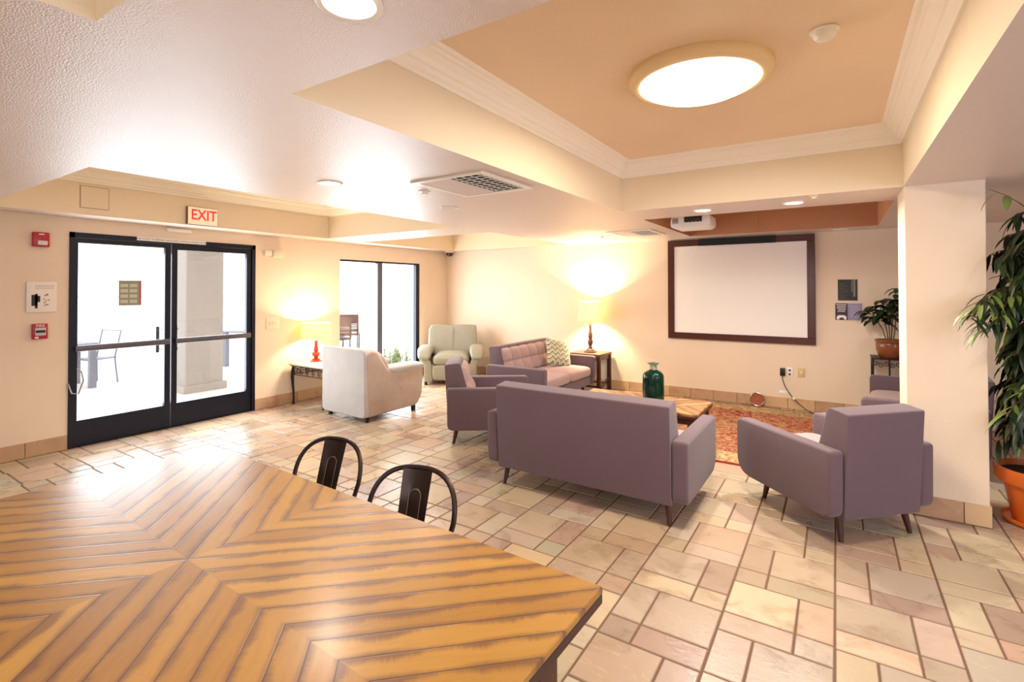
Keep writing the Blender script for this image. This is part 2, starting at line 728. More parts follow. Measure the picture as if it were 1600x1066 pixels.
def skirting(name, segs):
    rnd = random.Random(len(name))
    bm = bmesh.new()
    L = tint_layer(bm)
    for (xa, ya, xb, yb, nx, ny) in segs:
        d = Vector((xb - xa, yb - ya, 0))
        ln = d.length
        d.normalize()
        n = Vector((nx, ny, 0))
        s = 0
        while s < ln - .01:
            e = min(s + .312, ln)
            c = rgb(*rnd.choice([(198, 166, 128), (206, 174, 134), (190, 156, 124), (212, 184, 144)]))
            pa = Vector((xa, ya, 0)) + d * (s + .003)
            pb = Vector((xa, ya, 0)) + d * (e - .003)
            qs = [pa, pb, pb + n * .011, pa + n * .011]
            lo = [bm.verts.new((q.x, q.y, .004)) for q in qs]
            hi = [bm.verts.new((q.x, q.y, .144)) for q in qs]
            fs = [bm.faces.new(hi), bm.faces.new(list(reversed(lo)))]
            for i in range(4):
                fs.append(bm.faces.new((lo[i], lo[(i + 1) % 4], hi[(i + 1) % 4], hi[i])))
            for f in fs:
                for lp in f.loops:
                    lp[L] = c
            s = e
        pa = Vector((xa, ya, 0))
        pb = pa + d * ln
        qs = [pa, pb, pb + n * .007, pa + n * .007]
        lo = [bm.verts.new((q.x, q.y, 0)) for q in qs]
        hi = [bm.verts.new((q.x, q.y, .142)) for q in qs]
        fs = [bm.faces.new(hi)]
        for i in range(4):
            fs.append(bm.faces.new((lo[i], lo[(i + 1) % 4], hi[(i + 1) % 4], hi[i])))
        for f in fs:
            f.material_index = 1
    bmesh.ops.recalc_face_normals(bm, faces=bm.faces)
    return struct(obj(name, bm, [M_base, M_grout], smooth=False))


skirting('baseboard_left', [(XL, YF, XL, 1.794, 1, 0), (XL, 3.716, XL, YB, 1, 0)])
skirting('baseboard_back', [(XL, YB, XR, YB, 0, -1)])
skirting('baseboard_column', [(.403, 4.55, .858, 4.55, 0, -1), (.414, 4.55, .414, 5.012, -1, 0), (.847, 4.55, .847, 5.012, 1, 0), (.403, 5.012, .858, 5.012, 0, 1)])
skirting('baseboard_right', [(XR, YF, XR, YB, -1, 0)])

# ---------- entrance doors
bm = bmesh.new()
x0, x1 = XL - .13, XL + .012
bx(bm, x0, x1, 1.794, 1.836, 0, 2.187)
bx(bm, x0, x1, 3.672, 3.716, 0, 2.187)
bx(bm, x0, x1, 1.794, 3.716, 2.135, 2.187)
bx(bm, XL - .10, XL, 1.80, 3.71, 0, .012)
door_frame = struct(obj('trim_4', bm, M_frame, smooth=False))


def leaf(name, ya, yb, ga, gb, hy, gz0, gz1):
    root = thing(name, 'x', 'x', (XL - .03, 0, 0))
    del root['label'], root['category']
    struct(root)
    bm = bmesh.new()
    bx(bm, -.022, .022, ya, ga, .014, 2.132)
    bx(bm, -.022, .022, gb, yb, .014, 2.132)
    bx(bm, -.022, .022, ga, gb, .014, gz0)
    bx(bm, -.022, .022, ga, gb, gz1, 2.132)
    obj('leaf_frame', bm, M_frame, root, smooth=False)
    obj('pane', box(-.004, .004, ga - .003, gb + .003, gz0 - .003, gz1 + .003), M_glass, root, smooth=False)
    bar = obj('push_bar', box(.06, .085, ga - .03, gb + .03, .975, 1.035, .006), M_rail, root)
    b2 = bmesh.new()
    bx(b2, .0225, .061, ga - .03, ga + .0, .985, 1.025)
    bx(b2, .0225, .061, gb, gb + .03, .985, 1.025)
    obj('bar_bracket', b2, M_frame, bar, smooth=False)
    b3 = bmesh.new()
    sg = 1 if hy < 2.72 else -1
    tube(b3, [(-.14, hy, .87), (-.14, hy, 1.17)], .017, 10)
    tube(b3, [(-.0225, hy + sg * .03, .91), (-.14, hy, .91)], .009, 8)
    tube(b3, [(-.0225, hy + sg * .03, 1.14), (-.14, hy, 1.14)], .009, 8)
    obj('pull_handle', b3, M_black, root)
    return root


d1 = leaf('door_1', 1.838, 2.716, 1.868, 2.657, 2.65, .268, 2.083)
d2 = leaf('door_2', 2.728, 3.670, 2.786, 3.608, 2.84, .275, 2.069)

# notice on the left leaf
nt_ = thing('door_notice', 'small green and white printed notice taped to the left glass door', 'notice', (XL - .024, 2.324, 1.566))
obj('sheet', box(0, .002, -.105, .105, -.137, .137), mat('notice_green', rgb(150, 150, 128), .6), nt_, smooth=False)
bm = bmesh.new()
for j in range(2):
    for i in range(4):
        bx(bm, .002, .003, -.09 + j * .085, -.02 + j * .085, -.11 + i * .058, -.075 + i * .058)
obj('printed_block', bm, mat('notice_ink', rgb(196, 196, 176), .6), nt_, smooth=False)
obj('red_edge', box(.002, .003, .088, .103, -.135, .135), mat('notice_red', rgb(170, 80, 70), .6), nt_, smooth=False)

# strip above doors
st = thing('door_sign', 'white lettered strip along the top of the black door frame', 'sign', (XL + .0125, 2.73, 2.168))
obj('strip', box(0, .002, -.36, .36, -.02, .02), M_paper, st, smooth=False)
text_obj('lettering', 'THIS DOOR TO REMAIN UNLOCKED DURING BUSINESS HOURS', .026, M_ink, st, (.0025, 0, 0), (PI / 2, 0, PI / 2), .0004)
tag(obj('door_contact', box(XL + .0005, XL + .03, 2.66, 2.92, 2.272, 2.312, .005), M_white), 'small white sensor housing on the wall above the doors', 'sensor')

# ---------- window
wroot = thing('window_1', 'x', 'x', (XL - .05, 0, 0))
del wroot['label'], wroot['category']
struct(wroot)
bm = bmesh.new()
ya, yb, za, zb = WIN
bx(bm, -.03, .03, ya, ya + .012, za, zb)
bx(bm, -.03, .035, yb - .085, yb, za, zb)
bx(bm, -.03, .03, ya, yb, zb - .03, zb)
bx(bm, -.03, .03, ya, yb, za, za + .05)
obj('window_frame', bm, M_frame, wroot, smooth=False)
obj('mullion', box(-.03, .035, 5.85, 5.955, za + .05, zb - .03, .006), mat('mullion_metal', rgb(92, 94, 110), .4, metal=.4), wroot, smooth=False)
obj('pane', box(-.004, .004, ya + .012, 5.85, za + .05, zb - .03), M_glass, wroot, smooth=False)
obj('pane', box(-.004, .004, 5.955, yb - .085, za + .05, zb - .03), M_glass, wroot, smooth=False)
for i, (nm, args) in enumerate((('window_2', (XR + .08, 0, 3.2, .3, 2.3, 'x')), ('window_3', (YF - .08, -.4, 1.6, .1, 2.3, 'y')))):
    at, a0, a1, z0, z1, ax = args
    bm = bmesh.new()
    for (p, q, r, s) in ((a0, a0 + .05, z0, z1), (a1 - .05, a1, z0, z1), (a0, a1, z0, z0 + .05), (a0, a1, z1 - .05, z1), ((a0 + a1) / 2 - .025, (a0 + a1) / 2 + .025, z0, z1)):
        if ax == 'x':
            bx(bm, at - .03, at + .03, p, q, r, s)
        else:
            bx(bm, p, q, at - .03, at + .03, r, s)
    f = struct(obj(nm, bm, M_frame, smooth=False))
    if ax == 'x':
        obj('pane', box(at - .003, at + .003, a0, a1, z0, z1), M_glass, f, smooth=False)
    else:
        obj('pane', box(a0, a1, at - .003, at + .003, z0, z1), M_glass, f, smooth=False)

# ------------------------------------------------------------------ ceiling fixtures
def dome(name, loc, label, group):
    t = thing(name, label, 'ceiling light', loc, 0, group)
    bm = lathe(bmesh.new(), [(.375, 0), (.378, -.022), (.365, -.045), (.335, -.058), (.318, -.055), (.314, -.03), (.314, 0)], seg=64, cap=False)
    obj('rim', bm, mat('plaster_rim', rgb(240, 214, 168), .45), t)
    bm = lathe(bmesh.new(), [(.313, -.045), (.29, -.072), (.24, -.095), (.17, -.112), (.09, -.122), (.001, -.125)], seg=64, cap=False)
    obj('diffuser', bm, M_dome, t)
    return t


dm = dome('dome_light', (-.63, 2.86, ZT), 'large round lit dome light in the tan tray ceiling above the sofas', None)
dome('dome_light', (-.63, -1.2, ZT), 'round lit dome light in the tray ceiling overhead beside the dining table', None)


def recessed(loc, lit, label, r=.085):
    t = thing('recessed_light', label, 'ceiling light', loc, 0)
    bm = lathe(bmesh.new(), [(r, 0), (r, -.004), (r - .006, -.008), (r - .018, -.006), (r - .02, 0)], seg=40, cap=False)
    obj('trim_ring', bm, M_white, t)
    bm = lathe(bmesh.new(), [(r - .019, -.002), (.001, -.003)], seg=40, cap=False)
    obj('lens', bm, M_bulb if lit else M_off, t)
    return t


recessed((-1.04, 4.88, ZS), 1, 'lit recessed light on the beam, near the projector')
recessed((-.30, 4.88, ZS), 1, 'lit recessed light on the beam, nearer the column')
recessed((-2.92, 2.20, ZS), 1, 'lit recessed light in the pale ceiling between door tray and tan tray')
recessed((-1.04, .84, ZS), 1, 'lit recessed light cut by the top edge of the photo')
recessed((-4.60, 4.93, ZS), 1, 'lit recessed light on the strip between the two trays by the left wall')
recessed((-2.91, 3.45, ZS), 0, 'unlit recessed light beyond the ceiling vent')
recessed((.05, 7.40, ZS), 0, 'unlit recessed light above the right end of the screen')


def vent(loc, w, l, label, dark):
    t = thing('ceiling_vent', label, 'vent', loc)
    bm = bmesh.new()
    h = .012
    for (a, b, c, d) in ((-w / 2, w / 2, -l / 2, -l / 2 + .04), (-w / 2, w / 2, l / 2 - .04, l / 2), (-w / 2, -w / 2 + .04, -l / 2 + .04, l / 2 - .04), (w / 2 - .04, w / 2, -l / 2 + .04, l / 2 - .04)):
        bx(bm, a, b, c, d, -h, -.0005)
    obj('frame', bm, M_white, t, smooth=False)
    obj('backing', box(.0, w / 2 - .04, -l / 2 + .04, l / 2 - .04, -.003, -.001), M_dark, t, smooth=False)
    obj('filter_panel', box(-w / 2 + .04, -.0, -l / 2 + .04, l / 2 - .04, -.009, -.001), mat('vent_panel', rgb(228, 210, 198), .6, bump=.8, bscale=260), t, smooth=False)
    n = 10
    bm = bmesh.new()
    for i in range(n):
        y = -l / 2 + .05 + (l - .1) * i / (n - 1)
        bx(bm, 0, w / 2 - .04, y - .0026, y + .0026, -.008, -.004)
    m_ = 4
    for i in range(m_):
        x = .0 + (w / 2 - .04) * (i + .5) / m_
        bx(bm, x - .002, x + .002, -l / 2 + .04, l / 2 - .04, -.0075, -.004)
    obj('louvre_grid', bm, M_white, t, smooth=False)
    return t


vent((-2.13, 2.785, ZS), .60, .62, 'large white square vent with dark grille on the near pale ceiling', 1)
vent((-2.19, 6.37, ZS), .58, .66, 'white vent with dark grille on the far ceiling left of the screen', 1)


def disc(name, loc, prof, m, label, cat, group=None):
    o = obj(name, lathe(bmesh.new(), prof, seg=28), m, None, loc=loc)
    return tag(o, label, cat, group)


disc('smoke_detector', (-.037, 2.684, ZT), [(.055, 0), (.06, -.008), (.048, -.012), (.046, -.03), (.034, -.045), (.001, -.05)], M_white, 'white smoke detector on the tan tray ceiling right of the dome light', 'smoke detector')
disc('sprinkler_head', (-2.582, 2.775, ZS), [(.045, 0), (.045, -.006), (.02, -.010), (.022, -.026), (.001, -.028)], M_white, 'small white sprinkler head beside the near ceiling vent', 'sprinkler')
disc('sprinkler_head', (-.143, 4.60, ZS), [(.035, 0), (.035, -.006), (.018, -.010), (.016, -.024), (.001, -.026)], M_wall, 'small sprinkler cover at the tan tray edge near the column', 'sprinkler')
disc('sprinkler_head', (-2.75, 6.55, ZS), [(.035, 0), (.035, -.006), (.018, -.010), (.016, -.024), (.001, -.026)], M_white, 'small sprinkler head left of the far ceiling vent', 'sprinkler')

sec = thing('security_camera', 'small dark dome security camera in the far left ceiling corner', 'camera', (-6.33, 7.52, ZS))
obj('base', lathe(bmesh.new(), [(.095, 0), (.095, -.02), (.075, -.0245)], seg=28), M_cream, sec)
obj('dome', lathe(bmesh.new(), [(.066, -.025), (.064, -.055), (.044, -.085), (.001, -.098)], seg=28), mat('smoked_dome', rgb(70, 36, 34), .08), sec)

# access panels on fascias
for (nm, x, y0, y1, z0, z1, ax, lab, mm) in (('access_panel', -6.14, 1.78, 2.0, 2.405, 2.612, 'x', 'square flush access panel on the fascia left of the exit sign', M_fascia),
                                        ('access_panel', 7.2, -1.06, -.854, 2.395, 2.596, 'y', 'square access panel on the brown fascia above the screen', M_brown)):
    t = thing(nm, lab, 'access panel')
    bm = bmesh.new()
    b2 = bmesh.new()
    if ax == 'x':
        bx(bm, x + .0005, x + .006, y0, y1, z0, z1)
        for q in ((y0 - .006, y0, z0 - .006, z1 + .006), (y1, y1 + .006, z0 - .006, z1 + .006), (y0, y1, z0 - .006, z0), (y0, y1, z1, z1 + .006)):
            bx(b2, x + .0005, x + .003, *q)
    else:
        bx(bm, y0, y1, x - .006, x - .0005, z0, z1)
        for q in ((y0 - .006, y0, z0 - .006, z1 + .006), (y1, y1 + .006, z0 - .006, z1 + .006), (y0, y1, z0 - .006, z0), (y0, y1, z1, z1 + .006)):
            bx(b2, q[0], q[1], x - .003, x - .0005, q[2], q[3])
    obj('cover', bm, mm, t, smooth=False)
    obj('seam', b2, mat('seam', rgb(170, 140, 105), .7), t, smooth=False)

# exit sign on the fascia
ex = thing('exit_sign', 'white EXIT sign with red letters on the fascia above the doors', 'exit sign', (-6.13, 2.875, 2.441), 0)
obj('housing', box(-.009, .035, -.163, .163, -.10, .10, .004), mat('sign_housing', rgb(120, 84, 64), .4), ex, smooth=False)
obj('face', box(.0352, .040, -.158, .158, -.096, .096, .002), mat('sign_face', rgb(246, 232, 206), .35, emit=rgb(255, 232, 200), estr=.15), ex, smooth=False)
text_obj('lettering', 'EXIT', .165, mat('exit_red', rgb(226, 60, 70), .4, emit=rgb(230, 50, 60), estr=.25), ex, (.0405, .01, .006), (PI / 2, 0, PI / 2), .0008, sx=.82, bold=.003)

# ------------------------------------------------------------------ wall devices, left wall
al = thing('fire_strobe', 'red fire alarm strobe high on the wall left of the doors', 'fire alarm', (XL, 1.573, 2.089))
obj('housing', box(.0005, .045, -.062, .062, -.07, .07, .008), M_red, al)
obj('strobe_lens', box(.045, .062, -.03, .045, -.055, -.012, .008), mat('strobe_lens', rgb(225, 215, 210), .15), al)
obj('top_mark', box(.045, .0465, -.02, .02, .045, .055), M_paper, al, smooth=False)
pl = thing('fire_pull_station', 'red and white FIRE pull station lowest on the wall left of the doors', 'fire alarm', (XL, 1.573, 1.20))
obj('housing', box(.0005, .04, -.056, .056, -.074, .074, .006), M_red, pl)
obj('pull_bar', box(.04, .05, -.040, .040, -.04, .035, .004), mat('pull_grey', rgb(200, 190, 190), .4), pl)
obj('slot', box(.05, .052, -.035, .035, -.012, .012, .001), M_ink, pl)
text_obj('lettering', 'FIRE', .036, M_paper, pl, (.0405, 0, .054), (PI / 2, 0, PI / 2), .0006)
obj('key_label', box(.04, .0412, -.04, -.012, -.066, -.05), M_paper, pl, smooth=False)
ap = thing('framed_map', 'white square evacuation map panel on the wall left of the doors', 'panel', (XL, 1.587, 1.533))
obj('board', box(.0005, .016, -.112, .112, -.148, .148, .004), mat('map_white', rgb(238, 228, 216), .4), ap)
bm = bmesh.new()
for q in ((-.075, -.035, -.085, .02), (-.035, -.012, -.05, .01), (-.05, -.03, -.11, .03)):
    bx(bm, .016, .0175, *q)
obj('map_block', bm, M_ink, ap, smooth=False)
bm = bmesh.new()
rnd = random.Random(3)
for i in range(12):
    a, b = rnd.uniform(.0, .05), rnd.uniform(-.09, .03)
    bx(bm, .016, .0172, a, a + rnd.uniform(.005, .013), b, b + rnd.uniform(.005, .016))
for i in range(3):
    bx(bm, .016, .0165, -.05, .09, .08 + .014 * i, .083 + .014 * i)
obj('map_marks', bm, mat('grey_ink', rgb(130, 120, 116), .6), ap, smooth=False)
em = thing('emergency_light', 'cream emergency light on the wall just right of the doors', 'emergency light', (XL, 3.96, 2.092))
obj('battery_case', box(.0005, .06, -.02, .14, -.05, .05, .01), M_cream, em)
obj('lamp_head', box(.0005, .05, -.13, -.03, -.035, .04, .012), mat('frosted', rgb(235, 228, 205), .2), em)
sw = thing('switch_plate', 'cream three gang switch plate between the doors and the table lamp', 'light switch', (XL, 3.968, 1.14))
obj('plate', box(.0005, .008, -.10, .10, -.085, .085, .003), M_cream, sw)
for i in (-.045, .0, .045):
    obj('toggle', box(.008, .018, i - .006, i + .006, -.018, .018, .002), M_white, sw)

# cable at the left door jamb
tag(obj('door_loop_cable', tube(bmesh.new(), [(XL + .014, 1.86, .80), (XL + .035, 1.89, .77), (XL + .06, 1.90, .68), (XL + .06, 1.86, .55), (XL + .045, 1.81, .56), (XL + .012, 1.79, .66)], .007, 8), mat('grey_cable', rgb(150, 146, 150), .5)), 'grey loop of door cable hanging at the left jamb', 'cable')

# ------------------------------------------------------------------ back wall
scr = thing('projection_screen', 'wide white screen in a dark brown frame on the back wall', 'screen', (-1.177, YB, 1.592))
W_, H_ = 1.893, 1.453
bm = bmesh.new()
fr = .092
for q in ((-W_ / 2, W_ / 2, -H_ / 2, -H_ / 2 + fr), (-W_ / 2, W_ / 2, H_ / 2 - fr, H_ / 2), (-W_ / 2, -W_ / 2 + fr, -H_ / 2 + fr, H_ / 2 - fr), (W_ / 2 - fr, W_ / 2, -H_ / 2 + fr, H_ / 2 - fr)):
    bx(bm, q[0], q[1], -.045, -.0005, q[2], q[3], bev=.004, seg=1)
obj('frame', bm, M_sframe, scr, smooth=False)
obj('surface', box(-W_ / 2 + fr, W_ / 2 - fr, -.03, -.001, -H_ / 2 + fr, H_ / 2 - fr), M_screen, scr, smooth=False)
obj('shadow_strip', box(-.50, .50, -.052, -.0455, H_ / 2 - fr - .004, H_ / 2 + .004), mat('shadow_black', rgb(16, 16, 20), .7), scr, smooth=False)  # black strip laid on the frame to paint in the shadow along its top

bp = thing('poster', 'black square poster with grey lettering, above the lavender one', 'poster', (.117, YB, 1.582))
obj('sheet', box(-.103, .103, -.004, -.0005, -.133, .133), mat('poster_black', rgb(34, 34, 30), .5), bp, smooth=False)
bm = bmesh.new()
rnd = random.Random(9)
for i in range(7):
    z = -.115 + i * .03
    for j in range(3):
        a = -.09 + rnd.uniform(0, .02)
        bx(bm, a, a + rnd.uniform(.03, .1), -.0052, -.004, z + j * .008, z + .003 + j * .008)
obj('fine_print', bm, mat('dim_print', rgb(92, 88, 78), .6), bp, smooth=False)
bm = bmesh.new()
z = -.08
while z < .118:
    h = rnd.uniform(.008, .014)
    bx(bm, .058, .082, -.0052, -.004, z, z + h)
    z += h + .005
z = -.02
while z < .118:
    h = rnd.uniform(.006, .01)
    bx(bm, .040, .050, -.0052, -.004, z, z + h)
    z += h + .004
obj('side_lettering', bm, mat('light_print', rgb(150, 144, 128), .6), bp, smooth=False)

lp = thing('poster', 'two panel poster, half dark plum and half lavender, under the black poster', 'poster', (.124, YB, 1.307))
obj('dark_panel', box(-.14, -.008, -.004, -.0005, -.106, .106), mat('plum', rgb(58, 36, 52), .5), lp, smooth=False)
obj('lavender_panel', box(-.008, .14, -.004, -.0005, -.106, .106), mat('lavender', rgb(150, 140, 172), .5), lp, smooth=False)
bm = bmesh.new()
for i, (a, b) in enumerate(((-.13, -.02), (-.12, -.03), (-.125, -.025), (-.11, -.03), (-.115, -.035))):
    bx(bm, a, b, -.0052, -.004, .085 - i * .021, .093 - i * .021)
slab(bm, rounded([(-.125, -.10), (-.125, -.06), (-.10, -.045), (-.045, -.045), (-.022, -.06), (-.022, -.10), (-.045, -.10), (-.055, -.075), (-.09, -.075), (-.10, -.10)], .008, 3), -.0052, -.004, 'y', 0)
obj('white_print', bm, M_paper, lp, smooth=False)
bm = bmesh.new()
for i in range(6):
    bx(bm, .012 + (i % 2) * .01, .10 + (i % 3) * .01, -.0052, -.004, .07 - i * .026, .078 - i * .026)
obj('pale_print', bm, mat('pale_lilac', rgb(182, 174, 200), .6), lp, smooth=False)

ou = thing('wall_outlet', 'white double power outlet with a black plug beside it, below the screen', 'outlet', (-.532, YB, .489))
obj('plate', box(-.038, .038, -.007, -.0005, -.06, .06, .002), M_white, ou)
for z in (-.03, .025):
    obj('socket', box(-.012, .012, -.009, -.007, z - .012, z + .012, .001), M_ink, ou)
pw = thing('power_adapter', 'black plug-in adapter left of the white outlet with a hanging cord', 'adapter', (-.615, YB, .487))
obj('plug_body', box(-.030, .030, -.04, -.0005, -.05, .05, .005), M_black, pw)
pts = [(0, -.03, -.045), (.0, -.035, -.10), (.03, -.03, -.19), (.07, -.035, -.26), (.12, -.05, -.33), (.19, -.08, -.39), (.27, -.16, -.44), (.36, -.24, -.466), (.5, -.32, -.469), (.62, -.38, -.469)]
obj('cord', tube(bmesh.new(), pts, .0055, 8), M_black, pw)
obj('cord_collar', tube(bmesh.new(), [(.118, -.049, -.325), (.14, -.056, -.345)], .014, 8), M_white, pw)
oy = thing('wall_outlet', 'cream cable outlet plate right of the white power outlet', 'outlet', (-.40, YB, .493))
obj('plate', box(-.042, .042, -.007, -.0005, -.06, .06, .002), mat('almond', rgb(214, 188, 130), .4), oy)
obj('jack', box(-.012, .012, -.011, -.007, -.014, .014, .002), M_cream, oy)
tag(obj('wall_patch', box(-.66, -.55, YB - .003, YB - .0005, .19, .235, .001), M_white), 'white scuffed patch on the back wall under the outlets', 'wall patch')
fd = thing('round_wall_cap', 'round coppery chrome rimmed disc leaning on the skirting under the screen', 'disc', (-.92, YB - .028, .092))
q = xform(lathe(bmesh.new(), [(.001, 0), (.078, 0), (.088, .006), (.090, .02), (.082, .030), (.078, .022), (.03, .018), (.001, .018)], seg=40, cap=False), Matrix.Rotation(PI / 2, 4, 'X'))
obj('face', q, mat('copper_disc', rgb(190, 120, 92), .3, metal=.6), fd)
q = bmesh.new()
tube(q, [(.088 * math.cos(a), -.026, .088 * math.sin(a)) for a in [2 * PI * k / 40 for k in range(40)]], .006, 8, closed=True)
obj('rim', q, M_steel, fd)
obj('centre_screw', box(-.006, .006, -.034, -.018, -.006, .006, .002), M_steel, fd)

# projector
pj = thing('projector', 'white ceiling projector hanging at the brown tray by the beam', 'projector', (-1.33, 5.62, 0))
pts = rounded([(-.21, 2.33), (-.205, 2.285), (-.165, 2.262), (.165, 2.262), (.205, 2.285), (.21, 2.33), (.20, 2.395), (-.20, 2.395)], .012, 3)
obj('body', slab(bmesh.new(), pts, -.02, .30, 'y', .008), M_white, pj)
obj('port_panel', box(-.06, .125, -.026, -.0205, 2.325, 2.385), mat('port_dark', rgb(36, 30, 32), .5), pj, smooth=False)
bm = bmesh.new()
for i in range(9):
    bx(bm, -.055 + i * .019, -.044 + i * .019, -.029, -.026, 2.33 + (i % 2) * .02, 2.342 + (i % 2) * .02)
obj('ports', bm, M_steel, pj, smooth=False)
bm = bmesh.new()
for i in range(5):
    bx(bm, -.185 + i * .013, -.178 + i * .013, -.024, -.0202, 2.32, 2.375)
obj('side_grille', bm, mat('grille', rgb(150, 130, 124), .5), pj, smooth=False)
obj('ceiling_mount', tube(bmesh.new(), [(0, .14, 2.395), (0, .14, ZT)], .022, 14), M_white, pj)

# ------------------------------------------------------------------ upholstered seating
def tufted(bm, w, y_at, nz, zb, zt, ny, depth, slope):
    """tufted front panel, local: spans x, faces +y; returns faces"""
    NX, NZ = ny * 10, nz * 10
    rows = []
    for j in range(NZ + 1):
        v = j / NZ
        row = []
        for i in range(NX + 1):
            u = i / NX
            fx = abs(math.sin(PI * u * ny)) ** .55
            fz = abs(math.sin(PI * v * nz)) ** .55
            h = depth * (.35 + .65 * fx) * (.35 + .65 * fz)
            e = min(u, 1 - u) * 22
            e2 = min(v, 1 - v) * 14
            h *= min(1, e) * min(1, e2)
            z = zb + (zt - zb) * v
            row.append(bm.verts.new((-w / 2 + w * u, y_at + slope * (1 - v) + h, z)))
        rows.append(row)
    for j in range(NZ):
        for i in range(NX):
            bm.faces.new((rows[j][i], rows[j][i + 1], rows[j + 1][i + 1], rows[j + 1][i]))


def sofa(name, label, cat, W, cushions, loc, rz, group=None, D=.88):
    t = thing(name, label, cat, loc, rz, group)
    T = .105
    hw = W / 2
    arm = rounded([(0.0, .168), (-.005, .592), (D, .592), (D, .168)], [.07, .03, .045, .15], 7)
    # order: back-bottom, back-top, front-top, front-bottom
    for s in (-1, 1):
        a, b = (hw - T, hw) if s > 0 else (-hw, -hw + T)
        obj('arm', slab(bmesh.new(), arm, a, b, 'x', .018, 4), M_mauve, t)
    bw = hw - T - .004
    prof = rounded([(.004, .152), (-.035, .818), (.125, .838), (.235, .45), (.21, .152)], [.01, .014, .035, .05, .02], 6)
    bk = obj('backrest', slab(bmesh.new(), prof, -bw, bw, 'x', .02, 4), M_mauve, t)
    obj('seat_base', box(-bw, bw, .10, D - .05, .165, .30, .02, 3), M_mauve, t)
    bm = bmesh.new()
    tufted(bm, bw * 2 - .03, .118, 2, .44, .81, max(2, round(W / .29)), .065, .115)
    obj('tufted_panel', bm, M_mauve_seat, bk)
    cw = (bw * 2) / cushions
    for i in range(cushions):
        xa = -bw + cw * i
        obj('seat_cushion', puff(bmesh.new(), xa + .003, xa + cw - .003, .20, D - .01, .29, .452, .22, .015), M_mauve_seat, t)
    for sx in (-1, 1):
        for yy, dy in ((.09, -.035), (D - .17, .03)):
            x = sx * (hw - .155)
            bm = tube(bmesh.new(), [(x, yy, .170), (x + sx * .02, yy + dy, 0.0)], [.026, .014], 14)
            obj('leg', bm, M_leg, t)
    return t


sofa('sofa', 'mauve fabric sofa seen from behind, nearest the camera', 'sofa', 1.62, 2, (-1.634, 3.377, 0), math.radians(-.5), 'mauve tufted seating')
sofa('armchair', 'mauve fabric armchair with its back turned, in front of the column', 'armchair', .81, 1, (.239, 3.949, 0), math.radians(45.5), 'mauve tufted seating')
sofa('armchair', 'mauve fabric armchair half hidden behind the left end of the nearest sofa', 'armchair', .81, 1, (-3.54, 4.211, 0), math.radians(-54.3), 'mauve tufted seating')
sofa('sofa', 'mauve tufted sofa with pink seat cushions and a patterned pillow on it', 'sofa', 1.62, 2, (-3.937, 6.237, 0), math.radians(-90), 'mauve tufted seating')
sofa('sofa', 'mauve sofa at the back wall, mostly hidden behind the column', 'sofa', 1.62, 2, (1.126, 6.37, 0), math.radians(84.9), 'mauve tufted seating')

# chevron pillow
def chevron_mat():
    g = NT('chevron_cloth', .85)
    sep = g.new('ShaderNodeSeparateXYZ')
    g.link(g.coords(), sep.inputs[0])
    x, y = sep.outputs[0], sep.outputs[1]
    tri = g.math('ABSOLUTE', g.math('SUBTRACT', g.math('FRACT', g.math('MULTIPLY', x, 11)), .5))
    v = g.math('FRACT', g.math('ADD', g.math('MULTIPLY', y, 13), g.math('MULTIPLY', tri, 1.4)))
    c = g.ramp(v, [(0, rgb(206, 200, 180)), (.28, rgb(138, 148, 60)), (.46, rgb(206, 200, 180)), (.62, rgb(66, 64, 48)), (.84, rgb(200, 196, 176))], 'CONSTANT')
    g.link(c, g.b.inputs['Base Color'])
    return g.m


bm = bmesh.new()
n = 24
S = .21
top, bot = [], []
for j in range(n + 1):
    ra, rb = [], []
    for i in range(n + 1):
        u, v = 2 * i / n - 1, 2 * j / n - 1
        h = .062 * ((1 - u ** 4) * (1 - v ** 4)) ** .5
        k = 1 - .07 * (1 - abs(u * v)) * (abs(u) > .999 or abs(v) > .999)
        px, py = S * u * (1 - .06 * (1 - v * v)), S * v * (1 - .06 * (1 - u * u))
        edge = i in (0, n) or j in (0, n)
        a = bm.verts.new((px, py, 0 if edge else h))
        ra.append(a)
        rb.append(a if edge else bm.verts.new((px, py, -h)))
    top.append(ra)
    bot.append(rb)
for j in range(n):
    for i in range(n):
        bm.faces.new((top[j][i], top[j][i + 1], top[j + 1][i + 1], top[j + 1][i]))
        bm.faces.new((bot[j][i], bot[j + 1][i], bot[j + 1][i + 1], bot[j][i + 1]))
pil = obj('throw_pillow', bm, chevron_mat())
pil.location = (-3.50, 6.66, .645)
pil.rotation_euler = (math.radians(58), math.radians(14), math.radians(58))
tag(pil, 'chevron patterned green and cream throw pillow on the far tufted sofa', 'pillow')

